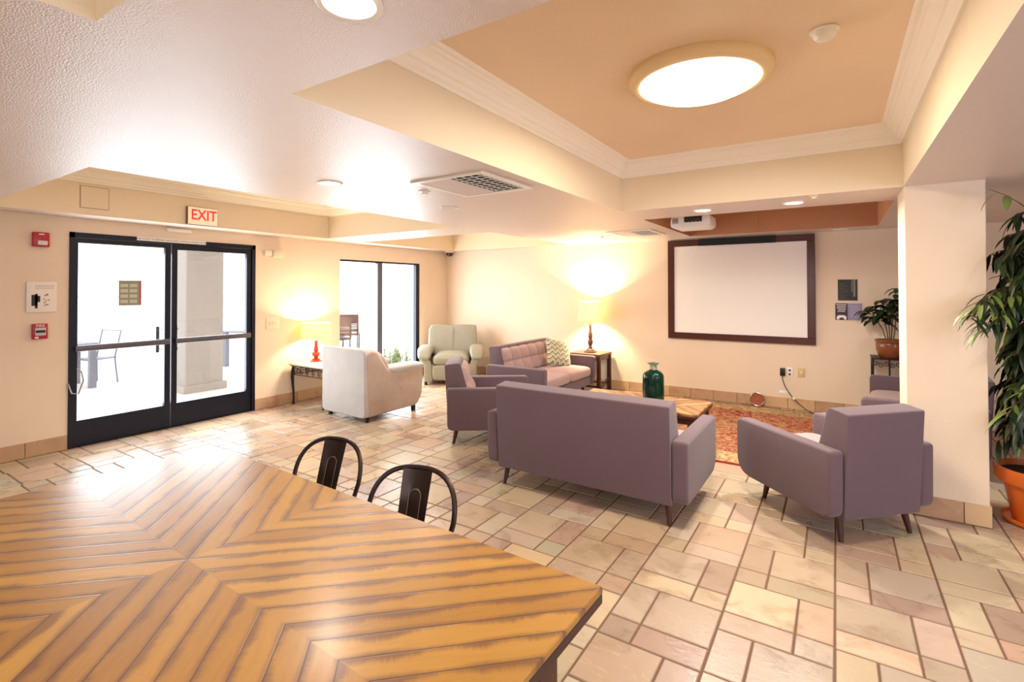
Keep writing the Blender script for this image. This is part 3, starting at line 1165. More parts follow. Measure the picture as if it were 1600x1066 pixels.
# ------------------------------------------------------------------ pale armchair, back to camera
def pale_chair():
    t = thing('armchair', 'pale microfibre armchair seen from behind beside the marble table', 'armchair', (-5.14, 4.085, 0), math.radians(-3))
    W, D = .87, .92
    hw = W / 2
    side = rounded([(.01, .06), (-.005, .80), (.07, .86), (.16, .84), (.36, .575), (.86, .60), (.93, .56), (.91, .20), (.82, .075)],
                   [.05, .03, .05, .03, .06, .04, .04, .06, .05], 6)
    for s in (-1, 1):
        a, b = (hw - .19, hw) if s > 0 else (-hw, -hw + .19)
        obj('arm', slab(bmesh.new(), side, a, b, 'x', .03, 4), M_suede, t)
    back = rounded([(-hw, .07), (-hw + .005, .82), (-hw + .04, .875), (hw - .04, .875), (hw - .005, .82), (hw, .07), (hw - .06, .055), (-hw + .06, .055)], [.05, .05, .04, .04, .05, .05, .02, .02], 6)
    obj('back_panel', slab(bmesh.new(), back, -.025, .06, 'y', .02, 4), M_suede_back, t)
    obj('seat', puff(bmesh.new(), -hw + .19, hw - .19, .2, .9, .12, .47, .2, .03), M_suede, t)
    bm = puff(bmesh.new(), -hw + .02, hw - .02, -.095, .095, -.20, .20, .30, .0)
    xform(bm, Matrix.Translation((0, .27, .655)) @ Matrix.Rotation(math.radians(30), 4, 'X'))
    # buried below the arm tops it reads as the pillow back
    for v in bm.verts:
        v.co.x += .004 * math.sin(v.co.z * 60)
    obj('back_pillow', bm, M_suede, t)
    for s in (-1, 1):
        bm = puff(bmesh.new(), s * (hw - .095) - .11, s * (hw - .095) + .11, .34, .95, .545, .635, .3, .01)
        obj('arm_pad', bm, M_suede_back, t)
    for (x, y) in ((-hw + .10, .04), (hw - .05, .04), (-hw + .06, .80), (hw - .06, .80)):
        obj('leg', box(x - .022, x + .022, y - .022, y + .022, 0, .075, .004), M_black, t)
    return t


pale_chair()

# ------------------------------------------------------------------ sage leather armchair in the corner
def leather_chair():
    # local -y is the front
    t = thing('armchair', 'sage grey leather armchair in the far corner by the window', 'armchair', (-5.43, 6.47, 0), math.radians(36))
    hw = .44
    obj('base', box(-hw + .10, hw - .10, .04, .78, .06, .34, .03, 3), M_leather, t)
    obj('footrest_panel', puff(bmesh.new(), -hw + .135, hw - .135, -.02, .10, .07, .335, .22, 0), M_leather, t)
    obj('seat_cushion', puff(bmesh.new(), -hw + .13, hw - .13, -.03, .62, .31, .50, .28, .03), M_leather, t)
    for s in (-1, 1):
        bm = bmesh.new()
        prof = rounded([(s * (hw - .14), .05), (s * (hw - .12), .36), (s * (hw - .02), .50), (s * (hw + .06), .50), (s * (hw + .05), .42), (s * (hw - .005), .32), (s * (hw), .05)], [.02, .04, .06, .04, .04, .04, .02], 5)
        slab(bm, prof, .0, .80, 'y', .02, 3)
        a = obj('arm', bm, M_leather, t)
        bm = puff(bmesh.new(), -.13, .13, -.34, .34, -.062, .062, .34, .02)
        for v in bm.verts:      # nose of the roll droops at the front
            f = max(0, (-v.co.y - .12) / .21)
            v.co.z -= .10 * f * f
            v.co.x *= 1 - .15 * f
        xform(bm, Matrix.Translation((s * (hw + .0), .31, .555)))
        obj('arm_roll', bm, M_leather, a)
    prof = rounded([(.60, .30), (.72, .92), (.84, .955), (.93, .88), (.86, .10), (.62, .10)], [.04, .07, .05, .07, .03, .03], 6)
    obj('back_frame', slab(bmesh.new(), prof, -hw + .02, hw - .02, 'x', .03, 4), M_leather, t)
    bm = puff(bmesh.new(), -.43, .43, -.095, .095, -.27, .27, .16, 0, n=26)
    for v in bm.verts:      # pulled in along the centre seam
        k = math.exp(-(v.co.x / .022) ** 2)
        v.co.y *= 1 - .22 * k
        v.co.z *= 1 - .03 * k
    xform(bm, Matrix.Translation((0, .655, .69)) @ Matrix.Rotation(math.radians(-12), 4, 'X'))
    bc = obj('back_cushion', bm, M_leather, t)
    bm = bmesh.new()
    P = [(0, -.082 + .0 * k, -.2 + .44 * k / 9) for k in range(10)]
    tube(bm, P, .004, 6)
    xform(bm, Matrix.Translation((0, .655, .69)) @ Matrix.Rotation(math.radians(-12), 4, 'X'))
    obj('seam_piping', bm, mat('leather_piping', rgb(140, 132, 112), .5), bc)
    for (x, y) in ((-hw + .03, .03), (hw - .03, .03), (-hw + .05, .8), (hw - .05, .8)):
        obj('foot', box(x - .025, x + .025, y - .025, y + .025, 0, .062, .004), M_black, t)
    return t


leather_chair()

# ------------------------------------------------------------------ wrought iron table and lamp by the left wall
def scroll(cx, cz, r, turns=1.5, flip=1, start=0):
    p = []
    for k in range(28):
        f = k / 27
        a = start + flip * f * turns * 2 * PI
        rr = r * (1 - .8 * f)
        p.append((cx + rr * math.cos(a), cz + rr * math.sin(a)))
    return p


def iron_table():
    t = thing('side_table', 'stone topped side table with scrolled black iron frame under the red lamp', 'side table', (-6.42, 4.19, 0))
    W, D, H = .72, .66, .575
    obj('table_top', box(-.02, W + .02, -.02, D + .02, H - .028, H, .008, 2), M_marble, t)
    obj('table_rim', box(0, W, 0, D, H - .044, H - .0285), M_iron, t, smooth=False)
    for (x, y, sx, sy) in ((.03, .03, -1, -1), (W - .03, .03, 1, -1), (.03, D - .03, -1, 1), (W - .03, D - .03, 1, 1)):
        P = [(0, .53), (.025, .46), (.03, .38), (.018, .28), (.0, .18), (-.012, .08), (.002, 0)]
        sx2 = -sx * .5
        bm = tube(bmesh.new(), [(x + sx * q * .8, y + sy * q * .0, z) for q, z in P], [.017, .022, .022, .018, .015, .013, .016], 10)
        obj('leg', bm, M_iron, t)
    for (yy) in (.02, D - .02):
        bm = bmesh.new()
        tube(bm, [(.03, yy, .415), (W - .03, yy, .415)], .006, 6)
        for i in range(5):
            cx = .10 + i * .13
            for (a, b, r, fl, stt) in ((cx - .03, .505, .03, 1, 0), (cx + .03, .505, .03, -1, PI), (cx, .455, .036, 1, PI / 2)):
                tube(bm, [(u, yy, v) for u, v in scroll(a, b, r, 1.4, fl, stt)], .0045, 6)
        obj('scroll_apron', bm, M_iron, t)
    for (xx) in (.02, W - .02):
        bm = bmesh.new()
        tube(bm, [(xx, .03, .415), (xx, D - .03, .415)], .006, 6)
        for i in range(4):
            cy = .12 + i * .14
            for (a, b, r, fl, stt) in ((cy - .03, .505, .03, 1, 0), (cy + .03, .505, .03, -1, PI), (cy, .455, .036, 1, PI / 2)):
                tube(bm, [(xx, u, v) for u, v in scroll(a, b, r, 1.4, fl, stt)], .0045, 6)
        obj('scroll_apron', bm, M_iron, t)
    return t


iron_table()


def table_lamp(label, loc, prof, shade_z0, shade_z1, r0, r1, m, watts):
    t = thing('table_lamp', label, 'table lamp', loc)
    obj('lamp_base', lathe(bmesh.new(), prof, seg=32), m, t)
    zt = prof[-1][1]
    obj('harp', tube(bmesh.new(), [(0, 0, zt), (0, 0, (shade_z0 + shade_z1) / 2 - .05)], .008, 8), M_steel, t)
    bm = lathe(bmesh.new(), [(r0, shade_z0), (r1, shade_z1)], seg=48, cap=False)
    lathe(bm, [(r1 - .003, shade_z1), (r0 - .003, shade_z0)], seg=48, cap=False)
    obj('lamp_shade', bm, M_shade, t)
    zb = (shade_z0 + shade_z1) / 2
    obj('bulb', lathe(bmesh.new(), [(.001, zb - .05), (.018, zb - .045), (.032, zb), (.02, zb + .03), (.001, zb + .038)], seg=20, cap=False), M_bulb, t)
    light('bulb_glow', 'POINT', (loc[0], loc[1], loc[2] + zb + .01), watts, (1, .84, .56), .045)
    return t


table_lamp('small lit lamp with red turned base on the iron table by the doors', (-6.235, 4.47, .575),
           [(.085, 0), (.088, .012), (.06, .02), (.055, .035), (.03, .05), (.028, .07), (.05, .085), (.058, .11), (.05, .13), (.022, .14), (.034, .155), (.028, .19), (.020, .27), (.022, .30), (.016, .305)],
           .325, .55, .205, .185, M_redwood, 75)
table_lamp('tall lit lamp with dark turned base on the wooden end table', (-3.28, 7.33, .60),
           [(.10, 0), (.10, .018), (.075, .024), (.07, .04), (.04, .055), (.03, .075), (.022, .10), (.036, .13), (.044, .17), (.03, .20), (.024, .215), (.034, .235), (.036, .27), (.026, .32), (.020, .37), (.018, .40), (.026, .405), (.026, .42), (.018, .425), (.024, .44), (.018, .46), (.014, .51)],
           .505, .80, .185, .165, M_wood, 210)

# ------------------------------------------------------------------ end table
t = thing('end_table', 'dark wooden end table with sloping sides holding the tall lamp', 'end table', (-3.27, 7.345, 0))
obj('table_top', box(-.26, .25, -.235, .235, .565, .60, .005), M_wood, t)
for (x, y) in ((-.235, -.205), (.215, -.205), (-.235, .205), (.215, .205)):
    obj('leg', box(x - .028, x + .028, y - .028, y + .028, 0, .565, .004), M_leg, t)
obj('apron', box(-.20, .19, -.215, -.195, .50, .565), M_leg, t, smooth=False)
obj('apron', box(.205, .225, -.18, .18, .50, .565), M_leg, t, smooth=False)
for s in (-1, 1):
    bm = bmesh.new()
    tube(bm, [(-.21, s * .205, .10), (.19, s * .205, .10)], .014, 8)
    obj('stretcher', bm, M_leg, t)
obj('stretcher', tube(bmesh.new(), [(.215, -.19, .04), (.215, .19, .20)], .014, 8), M_leg, t)

# ------------------------------------------------------------------ wood herringbone materials
def plank_mat(name, pitch, stops, groove, dark, rough=.3, coat=.3, vr=1.0):
    g = NT(name, rough)
    sep = g.new('ShaderNodeSeparateXYZ')
    g.link(g.coords(), sep.inputs[0])
    x, y = sep.outputs[0], sep.outputs[1]
    ax, ay = g.math('ABSOLUTE', x), g.math('ABSOLUTE', y)
    d = g.math('SUBTRACT', ax, ay)
    sm = g.math('ADD', ax, ay)
    quad = g.math('ADD', g.math('MULTIPLY', g.math('SIGN', x), 3.1), g.math('MULTIPLY', g.math('SIGN', y), 7.3))
    u = g.math('DIVIDE', d, pitch)
    cell = g.math('FLOOR', u)
    fr_ = g.math('FRACT', u)
    # individual plank tone
    wn = g.new('ShaderNodeTexWhiteNoise', noise_dimensions='2D')
    cb = g.new('ShaderNodeCombineXYZ')
    g.link(cell, cb.inputs[0])
    g.link(quad, cb.inputs[1])
    g.link(cb.outputs[0], wn.inputs['Vector'])
    tone = wn.outputs['Value']
    # grain along the plank
    cv = g.new('ShaderNodeCombineXYZ')
    g.link(sm, cv.inputs[0])
    g.link(g.math('MULTIPLY', d, 9), cv.inputs[1])
    g.link(g.math('ADD', quad, g.math('MULTIPLY', cell, 2.7)), cv.inputs[2])
    n1 = g.noise(cv.outputs[0], 5, 6, .65, .6)
    fac = g.math('ADD', g.math('MULTIPLY', tone, .55), g.math('MULTIPLY', n1, .45))
    c = g.ramp(fac, stops)
    # rubbed dark edges, ragged across the grain
    cv2 = g.new('ShaderNodeCombineXYZ')
    g.link(g.math('MULTIPLY', sm, 30), cv2.inputs[0])
    g.link(g.math('MULTIPLY', d, 6), cv2.inputs[1])
    g.link(g.math('ADD', quad, cell), cv2.inputs[2])
    n2 = g.noise(cv2.outputs[0], 3, 6, .7, .2)
    cv3 = g.new('ShaderNodeCombineXYZ')
    g.link(sm, cv3.inputs[0])
    g.link(g.math('ADD', quad, g.math('MULTIPLY', cell, 3.3)), cv3.inputs[1])
    n3 = g.noise(cv3.outputs[0], 4, 3, .5)
    edge = g.math('SUBTRACT', .5, g.math('ABSOLUTE', g.math('SUBTRACT', fr_, .5)))     # 0 at the edge .. .5 centre
    wid = g.math('ADD', g.math('MULTIPLY', g.math('SUBTRACT', n2, .5), .28), g.math('MULTIPLY', g.math('SUBTRACT', n3, .38), 1.0))
    low = g.math('LESS_THAN', fr_, .5)
    wid = g.math('MULTIPLY', wid, g.math('ADD', .45, g.math('MULTIPLY', low, .75)))
    sh = g.new('ShaderNodeMapRange')
    g.link(g.math('SUBTRACT', edge, wid), sh.inputs[0])
    sh.inputs[1].default_value = -.08
    sh.inputs[2].default_value = .16
    sh.inputs[3].default_value = .8 * vr
    sh.inputs[4].default_value = 0
    c = g.mix(sh.outputs[0], c, dark)
    gr = g.math('LESS_THAN', edge, .018)
    c = g.mix(g.math('MULTIPLY', gr, .75), c, groove)
    g.link(c, g.b.inputs['Base Color'])
    hh = g.math('ADD', g.math('MULTIPLY', g.math('MINIMUM', edge, .05), 14), g.math('MULTIPLY', n1, .25))
    g.bump(hh, .2, .003)
    g.b.inputs['Coat Weight'].default_value = coat
    g.b.inputs['Coat Roughness'].default_value = .22
    return g.m


M_planks = plank_mat('chevron_plank_top', .107, [(.15, rgb(144, 98, 40)), (.45, rgb(166, 118, 48)), (.75, rgb(182, 134, 58)), (1, rgb(200, 154, 78))], rgb(50, 28, 24), rgb(96, 58, 42), .33, .4, .92)
M_planks_small = plank_mat('inlaid_plank_top', .16, [(.15, rgb(140, 92, 54)), (.5, rgb(176, 126, 78)), (.9, rgb(204, 160, 104))], rgb(60, 34, 22), rgb(110, 66, 42), .4, .2)

# ------------------------------------------------------------------ dining table
dt = thing('dining_table', 'large dining table with chevron plank top in the foreground', 'dining table', (-1.702, .765, 0), math.radians(-1.6))
L2, W2 = 1.125, .60
obj('table_top', box(-L2, L2, -W2, W2, .74, .76, .003, 1), M_planks, dt, smooth=False)
obj('edge_band', box(-L2 + .001, L2 - .001, -W2 + .001, W2 - .001, .712, .7395, .002, 1), mat('dark_edge', rgb(64, 34, 30), .4, var=.15, vscale=9), dt, smooth=False)
for (x, y) in ((-.98, -.46), (.98, -.46), (-.98, .46), (.98, .46)):
    obj('leg', box(x - .05, x + .05, y - .05, y + .05, 0, .65, .006), M_leg, dt, smooth=False)
bm = bmesh.new()
bx(bm, -.93, .93, -.48, -.455, .62, .7115)
bx(bm, -.93, .93, .455, .48, .62, .7115)
bx(bm, -1.0, -.975, -.41, .41, .62, .7115)
bx(bm, .975, 1.0, -.41, .41, .62, .7115)
for (x, y) in ((-.98, -.46), (.98, -.46), (-.98, .46), (.98, .46)):
    bx(bm, x - .05, x + .05, y - .05, y + .05, .6505, .7115)
obj('apron', bm, M_leg, dt, smooth=False)

# ------------------------------------------------------------------ metal cafe chairs (local -y faces the table)
def cafe_chair(label, loc, rz):
    t = thing('metal_chair', label, 'chair', loc, rz, 'gunmetal cafe chairs at the dining table')
    # hoop: from seat rear corners up and over, leaning back
    bm = bmesh.new()
    P = []
    n = 28
    hw_, zt, zs_ = .195, .843, .45
    for k in range(n + 1):
        a = PI * k / n
        cx = math.cos(a)
        sx = math.sin(a)
        x = -hw_ * math.copysign(abs(cx) ** .75, cx)
        z = zt - .17 + .17 * abs(sx) ** .8
        P.append((x, z))
    P = [(-.148, zs_), (-.162, .53), (-.182, .61)] + P + [(.182, .61), (.162, .53), (.148, zs_)]
    tube(bm, [(x, (z - zs_) * .34 + .03 * (1 - (x / hw_) ** 2), z) for x, z in P], .0108, 10)
    obj('back_hoop', bm, M_gun, t)
    bm = bmesh.new()
    rows = []
    for j in range(21):
        v = j / 20
        z = zs_ + .01 + (zt - .006 - zs_ - .01) * v
        w_ = .055 + .012 * v
        row = []
        for i in range(17):
            u = 2 * i / 16 - 1
            x = w_ * u
            # pressed channel
            ch = 0
            if .18 < v < .80:
                e = abs(abs(u) - .42)
                ch = -.003 if e < .10 else 0
            if abs(v - .80) < .018 and abs(u) < .46:
                ch = -.003
            row.append((x, (z - zs_) * .34 + .03 - .012 * u * u - ch, z))
        rows.append(row)
    A = [[bm.verts.new(p) for p in r] for r in rows]
    B = [[bm.verts.new((p[0], p[1] - .004, p[2])) for p in r] for r in rows]
    for j in range(20):
        for i in range(16):
            bm.faces.new((A[j][i], A[j][i + 1], A[j + 1][i + 1], A[j + 1][i]))
            bm.faces.new((B[j][i], B[j + 1][i], B[j + 1][i + 1], B[j][i + 1]))
        bm.faces.new((A[j][0], A[j + 1][0], B[j + 1][0], B[j][0]))
        bm.faces.new((A[j][16], B[j][16], B[j + 1][16], A[j + 1][16]))
    for i in range(16):
        bm.faces.new((A[20][i], A[20][i + 1], B[20][i + 1], B[20][i]))
        bm.faces.new((A[0][i], B[0][i], B[0][i + 1], A[0][i + 1]))
    sp_ = obj('back_splat', bm, M_gun, t)
    ring = [(-.024, .50)] + [(-.027 + .0 * k, .50 + .24 * k / 6) for k in range(1, 7)]
    ring += [(-.027 * math.cos(a), .74 + .022 * math.sin(a)) for a in [PI * k / 8 for k in range(1, 8)]]
    ring += [(.027, .74 - .24 * k / 6) for k in range(7)]
    for off in (-.0055, .0015):
        obj('pressed_line', tube(bmesh.new(), [(x, (z - zs_) * .34 + .0275 + off, z) for x, z in ring], .0013, 6), M_pale_line, sp_)
    pts = rounded([(-.17, .02), (-.18, -.34), (.18, -.34), (.17, .02)], [.03, .06, .06, .03], 6)
    obj('seat', slab(bmesh.new(), pts, .432, .452, 'z', .006, 2), M_gun, t)
    for (x, y, dx, dy) in ((-.15, 0, -.04, .05), (.15, 0, .04, .05), (-.155, -.31, -.045, -.04), (.155, -.31, .045, -.04)):
        obj('leg', tube(bmesh.new(), [(x, y, .432), (x + dx, y + dy, 0)], [.018, .013], 8), M_gun, t)
    return t


c1 = cafe_chair('dark metal chair tucked at the table, the one nearer the doors', (-2.095, 1.495, 0), math.radians(12))
dup(c1, (-1.450, 1.422, 0), math.radians(16), 'dark metal chair tucked at the table, the one nearer the sofa', 'gunmetal cafe chairs at the dining table')

# ------------------------------------------------------------------ rug
def rug_mat():
    g = NT('persian_rug', .95)
    co = g.coords()
    sep = g.new('ShaderNodeSeparateXYZ')
    g.link(co, sep.inputs[0])
    hx, hy = 1.28, 1.28
    dx = g.math('SUBTRACT', hx, g.math('ABSOLUTE', sep.outputs[0]))
    dy = g.math('SUBTRACT', hy, g.math('ABSOLUTE', sep.outputs[1]))
    e = g.math('MINIMUM', dx, dy)
    vo = g.new('ShaderNodeTexVoronoi', feature='SMOOTH_F1')
    vo.inputs['Scale'].default_value = 6
    g.link(co, vo.inputs['Vector'])
    n = g.noise(g.mapping(co, (1, 1.6, 1)), 4.5, 5, .62, 2.8)
    n2 = g.noise(co, 13, 4, .6, 2.0)
    red, rust, gold, cream, olive = rgb(138, 30, 18), rgb(158, 66, 30), rgb(156, 108, 50), rgb(190, 164, 118), rgb(98, 80, 42)
    field = g.ramp(n, [(0, gold), (.40, rgb(146, 86, 38)), (.47, cream), (.52, rust), (.58, red), (.66, gold)], 'LINEAR')
    border = g.ramp(n2, [(0, cream), (.47, cream), (.52, gold), (.56, olive), (.62, cream)], 'LINEAR')
    mid = g.ramp(n, [(0, red), (.44, red), (.49, cream), (.54, rust), (.62, red)], 'LINEAR')

    def step(th):
        return g.math('GREATER_THAN', e, th)
    c = g.mix(step(.03), rgb(142, 24, 18), border)
    c = g.mix(step(.34), c, mid)
    c = g.mix(step(.72), c, field)
    g.link(c, g.b.inputs['Base Color'])
    g.bump(n2, .4, .01)
    return g.m


rug = obj('area_rug', box(-1.28, 1.28, -1.28, 1.28, 0, .010, .003, 1), rug_mat(), smooth=False, loc=(-1.06, 6.20, .001))
tag(rug, 'red and gold patterned rug under the coffee table', 'rug')

# ------------------------------------------------------------------ coffee table, jug
ct = thing('coffee_table', 'low coffee table with inlaid wood top on the rug', 'coffee table', (-1.75, 5.15, .011))
obj('table_top', box(-.66, .66, -.335, .335, .395, .42, .003, 1), M_planks_small, ct, smooth=False)
obj('edge_band', box(-.665, .665, -.34, .34, .372, .3945, .002, 1), M_leg, ct, smooth=False)
for (x, y) in ((-.60, -.28), (.60, -.28), (-.60, .28), (.60, .28)):
    obj('leg', box(x - .035, x + .035, y - .035, y + .035, 0, .3715, .004), M_leg, ct, smooth=False)
bm = bmesh.new()
bx(bm, -.565, .565, -.30, -.28, .31, .3715)
bx(bm, -.565, .565, .28, .30, .31, .3715)
bx(bm, -.62, -.60, -.245, .245, .31, .3715)
bx(bm, .60, .62, -.245, .245, .31, .3715)
obj('apron', bm, M_leg, ct, smooth=False)

g = NT('green_glass', .06)
g.b.inputs['Base Color'].default_value = rgb(2, 54, 38)
g.b.inputs['Transmission Weight'].default_value = .55
g.b.inputs['IOR'].default_value = 1.2
g.b.inputs['Coat Weight'].default_value = .5
jug = thing('glass_jug', 'large dark green glass jug standing on the coffee table', 'jug', (-1.60, 5.15, .4315))
obj('body', lathe(bmesh.new(), [(.10, 0), (.108, .008), (.108, .25), (.105, .28), (.09, .305), (.065, .322), (.044, .33), (.040, .335), (.001, .335)], seg=48), g.m, jug)
g2 = NT('green_glass_clear', .05)
g2.b.inputs['Base Color'].default_value = rgb(200, 205, 180)
g2.b.inputs['Transmission Weight'].default_value = .8
obj('neck', lathe(bmesh.new(), [(.039, .336), (.037, .34), (.037, .385), (.052, .39), (.053, .402), (.040, .406), (.030, .404), (.030, .36)], seg=40, cap=False), g2.m, jug)
obj('lip', lathe(bmesh.new(), [(.0535, .392), (.058, .394), (.058, .402), (.0535, .404)], seg=40, cap=False), mat('green_lip', rgb(60, 96, 80), .15), jug)

# ------------------------------------------------------------------ leaves and plants
def leaf_mesh(bm, p, d, ln, wd, droop, up=Vector((0, 0, 1)), seg=5, mi=0):
    d = d.normalized()
    s = d.cross(up)
    if s.length < 1e-4:
        s = Vector((1, 0, 0))
    s.normalize()
    prev = None
    pos = p.copy()
    for k in range(seg + 1):
        f = k / seg
        w_ = wd * math.sin(PI * min(1, f * .92 + .06)) ** .8
        nrm = s.cross(d).normalized()
        a = bm.verts.new(pos - s * w_ + nrm * w_ * .25)
        c = bm.verts.new(pos)
        b = bm.verts.new(pos + s * w_ + nrm * w_ * .25)
        if prev:
            bm.faces.new((prev[0], prev[1], c, a)).material_index = mi
            bm.faces.new((prev[1], prev[2], b, c)).material_index = mi
        prev = (a, c, b)
        pos = pos + d * (ln / seg)
        d = (d + Vector((0, 0, -droop / seg))).normalized()


def leaf_mat(name, c1_, c2_, rough=.4):
    g = NT(name, rough)
    n = g.noise(g.coords(), 7, 3)
    g.link(g.ramp(n, [(.35, c1_), (.65, c2_)]), g.b.inputs['Base Color'])
    return g.m


M_leafD = leaf_mat('dark_leaf', rgb(18, 32, 16), rgb(40, 60, 26))
M_leafL = leaf_mat('light_leaf', rgb(96, 116, 48), rgb(132, 150, 78))

# tall weeping fig
fig = thing('potted_tree', 'tall weeping fig in an orange terracotta pot right of the column', 'plant', (1.16, 4.80, 0))
rnd = random.Random(21)
pot = obj('pot', lathe(bmesh.new(), [(.001, .022), (.15, .022), (.155, .03), (.20, .275), (.235, .28), (.24, .29), (.246, .365), (.24, .375), (.228, .375), (.222, .33), (.001, .33)], seg=56, cap=False), M_terra, fig)
obj('saucer', lathe(bmesh.new(), [(.001, 0), (.185, 0), (.205, .012), (.212, .034), (.205, .036), (.196, .02), (.001, .02)], seg=56, cap=False), M_terra, fig)
obj('soil', lathe(bmesh.new(), [(.221, .332), (.12, .338), (.001, .342)], seg=32, cap=False), M_soil, fig)
bm = bmesh.new()
stems = []
for (bx0, by0, pts) in ((0, 0, [(.0, .0, .33), (.02, -.02, .8), (-.01, .02, 1.3), (.03, 0, 1.75), (.0, -.04, 2.1)]),
                        (0, 0, [(.05, .03, .33), (.07, .05, .8), (.04, .08, 1.2), (.10, .05, 1.6), (.14, .1, 1.95)]),
                        (0, 0, [(-.04, .02, .33), (-.05, .0, .7), (-.03, -.05, 1.1), (-.08, -.04, 1.5), (-.12, -.06, 1.85)])):
    tube(bm, pts, [.022, .019, .016, .012, .008], 9)
    stems.append(pts)
twigs = []


def along(pts, f):
    f *= len(pts) - 1
    i = min(int(f), len(pts) - 2)
    return Vector(pts[i]).lerp(Vector(pts[i + 1]), f - i)


leafD, leafL = bmesh.new(), bmesh.new()


def frond(p0, az, ln, rise, droop, nl, lw=.011, ll=.14, light_p=.15, allow=True):
    d = Vector((math.cos(az), math.sin(az), rise)).normalized()
    pts = [p0.copy()]
    p = p0.copy()
    for k in range(7):
        p = p + d * ln / 7
        d = (d + Vector((0, 0, -droop / 7))).normalized()
        if p.x < -.27 and p.y > -.29:
            break
        if p.z > 2.26:
            p.z = 2.26
            d.z = min(d.z, -.05)
        pts.append(p.copy())
    if len(pts) < 3:
        return
    tube(bm, pts, [.005 - .0005 * k for k in range(len(pts))], 5)
    for k in range(nl):
        f = .2 + .8 * k / nl
        q = along(pts, min(f, .999))
        a2 = az + rnd.choice((-1, 1)) * rnd.uniform(.3, 1.4)
        dd = Vector((math.cos(a2), math.sin(a2), rnd.uniform(-.9, -.1)))
        tp = q + dd.normalized() * ll * 1.2
        if (tp.x < -.27 and tp.y > -.29) or (q.x < -.27 and q.y > -.29):
            continue
        leaf_mesh(leafL if rnd.random() < light_p else leafD, q, dd, ll * rnd.uniform(.7, 1.2), lw * rnd.uniform(.8, 1.3), rnd.uniform(1.0, 2.2))


# the weeping branch hanging in front of the column
c0 = Vector((-.06, -.04, 1.55))
for (a, l, r_, dr) in ((4.0, .66, .45, 1.7), (4.08, .62, .30, 1.9), (4.2, .58, .38, 1.8), (3.98, .56, .6, 2.0)):
    frond(c0, a, l, r_, dr, 30, .013, .17, .45)
for s_, pts in enumerate(stems):
    for k in range(66):
        f = rnd.uniform(.14, 1)
        q = along(pts, min(f, .999))
        az = rnd.uniform(0, 2 * PI)
        # keep clear of the column, which stands to the left (-x) and slightly forward
        cosx = math.cos(az)
        ln = rnd.uniform(.22, .48)
        if cosx < -.2 and math.sin(az) > -.75:
            ln = min(ln, .20)
        frond(q, az, ln, rnd.uniform(.1, .9), rnd.uniform(.8, 2.0), 15, .014, .19, .10)
for k in range(16):
    frond(Vector((.05, -.02, rnd.uniform(1.7, 2.0))), rnd.uniform(3.6, 6.0), rnd.uniform(.3, .5), rnd.uniform(.2, .8), 1.6, 14, .014, .2, .05)
frond(Vector((-.0, -.04, 2.05)), 4.02, .56, .6, .5, 5, .024, .20, .95)
frond(Vector((-.03, -.02, .95)), 3.9, .28, .3, 1.2, 14, .011, .11, .9)
obj('trunk', bm, M_bark, fig)
obj('dark_foliage', leafD, M_leafD, fig)
obj('light_foliage', leafL, M_leafL, fig)

# small plant on iron stand by the back wall
ps = thing('plant_stand', 'black scrolled iron plant stand at the back wall left of the column', 'plant stand', (.51, 7.435, 0))
obj('stand_top', box(-.17, .17, -.17, .17, .765, .785, .004), M_iron, ps)
for (x, y) in ((-.155, -.155), (.155, -.155), (-.155, .155), (.155, .155), (-.0, -.155)):
    obj('leg', tube(bmesh.new(), [(x, y, .765), (x, y, 0)], .009, 8), M_iron, ps)
bm = bmesh.new()
for i in range(3):
    cx = -.11 + i * .11
    for (a, b, r, fl, stt) in ((cx - .025, .715, .032, 1, 0), (cx + .025, .70, .032, -1, PI)):
        tube(bm, [(u, -.157, v) for u, v in scroll(a, b, r, 1.4, fl, stt)], .0045, 6)
    for (a, b, r, fl, stt) in ((cx - .025, .715, .032, 1, 0), (cx + .025, .70, .032, -1, PI)):
        tube(bm, [(-.157, u, v) for u, v in scroll(a, b, r, 1.4, fl, stt)], .0045, 6)
obj('scroll_apron', bm, M_iron, ps)
sp = thing('potted_plant', 'leafy green plant in a glazed brown pot on the iron stand', 'plant', (.53, 7.385, .7855))
obj('pot', lathe(bmesh.new(), [(.001, 0), (.10, 0), (.115, .01), (.142, .09), (.145, .15), (.140, .17), (.155, .195), (.155, .21), (.14, .212), (.13, .18), (.001, .18)], seg=40, cap=False), M_glazed, sp)
bm = bmesh.new()
lf = bmesh.new()
rnd = random.Random(4)
for (dx, dy, h) in ((-.05, 0, .42), (.02, .02, .50), (.06, -.03, .62), (-.02, -.05, .50), (-.09, .02, .36)):
    pts = [(dx * .4, dy * .4, .18), (dx * .8, dy * .8, .18 + h * .4), (dx * 1.6, dy * 1.4, .18 + h * .8), (dx * 2.0, dy * 1.8, .18 + h)]
    tube(bm, pts, [.008, .007, .005, .003], 7)
    for k in range(20):
        q = along(pts, rnd.uniform(.45, .999))
        a = rnd.uniform(0, 2 * PI)
        ln = rnd.uniform(.12, .19)
        leaf_mesh(lf, q + Vector((math.cos(a), math.sin(a) * .6, .1)) * .03, Vector((math.cos(a), math.sin(a) * .5 - .25, .2)), ln, .045, 1.7)
obj('stem', bm, M_bark, sp)
obj('foliage', lf, M_leafD, sp)

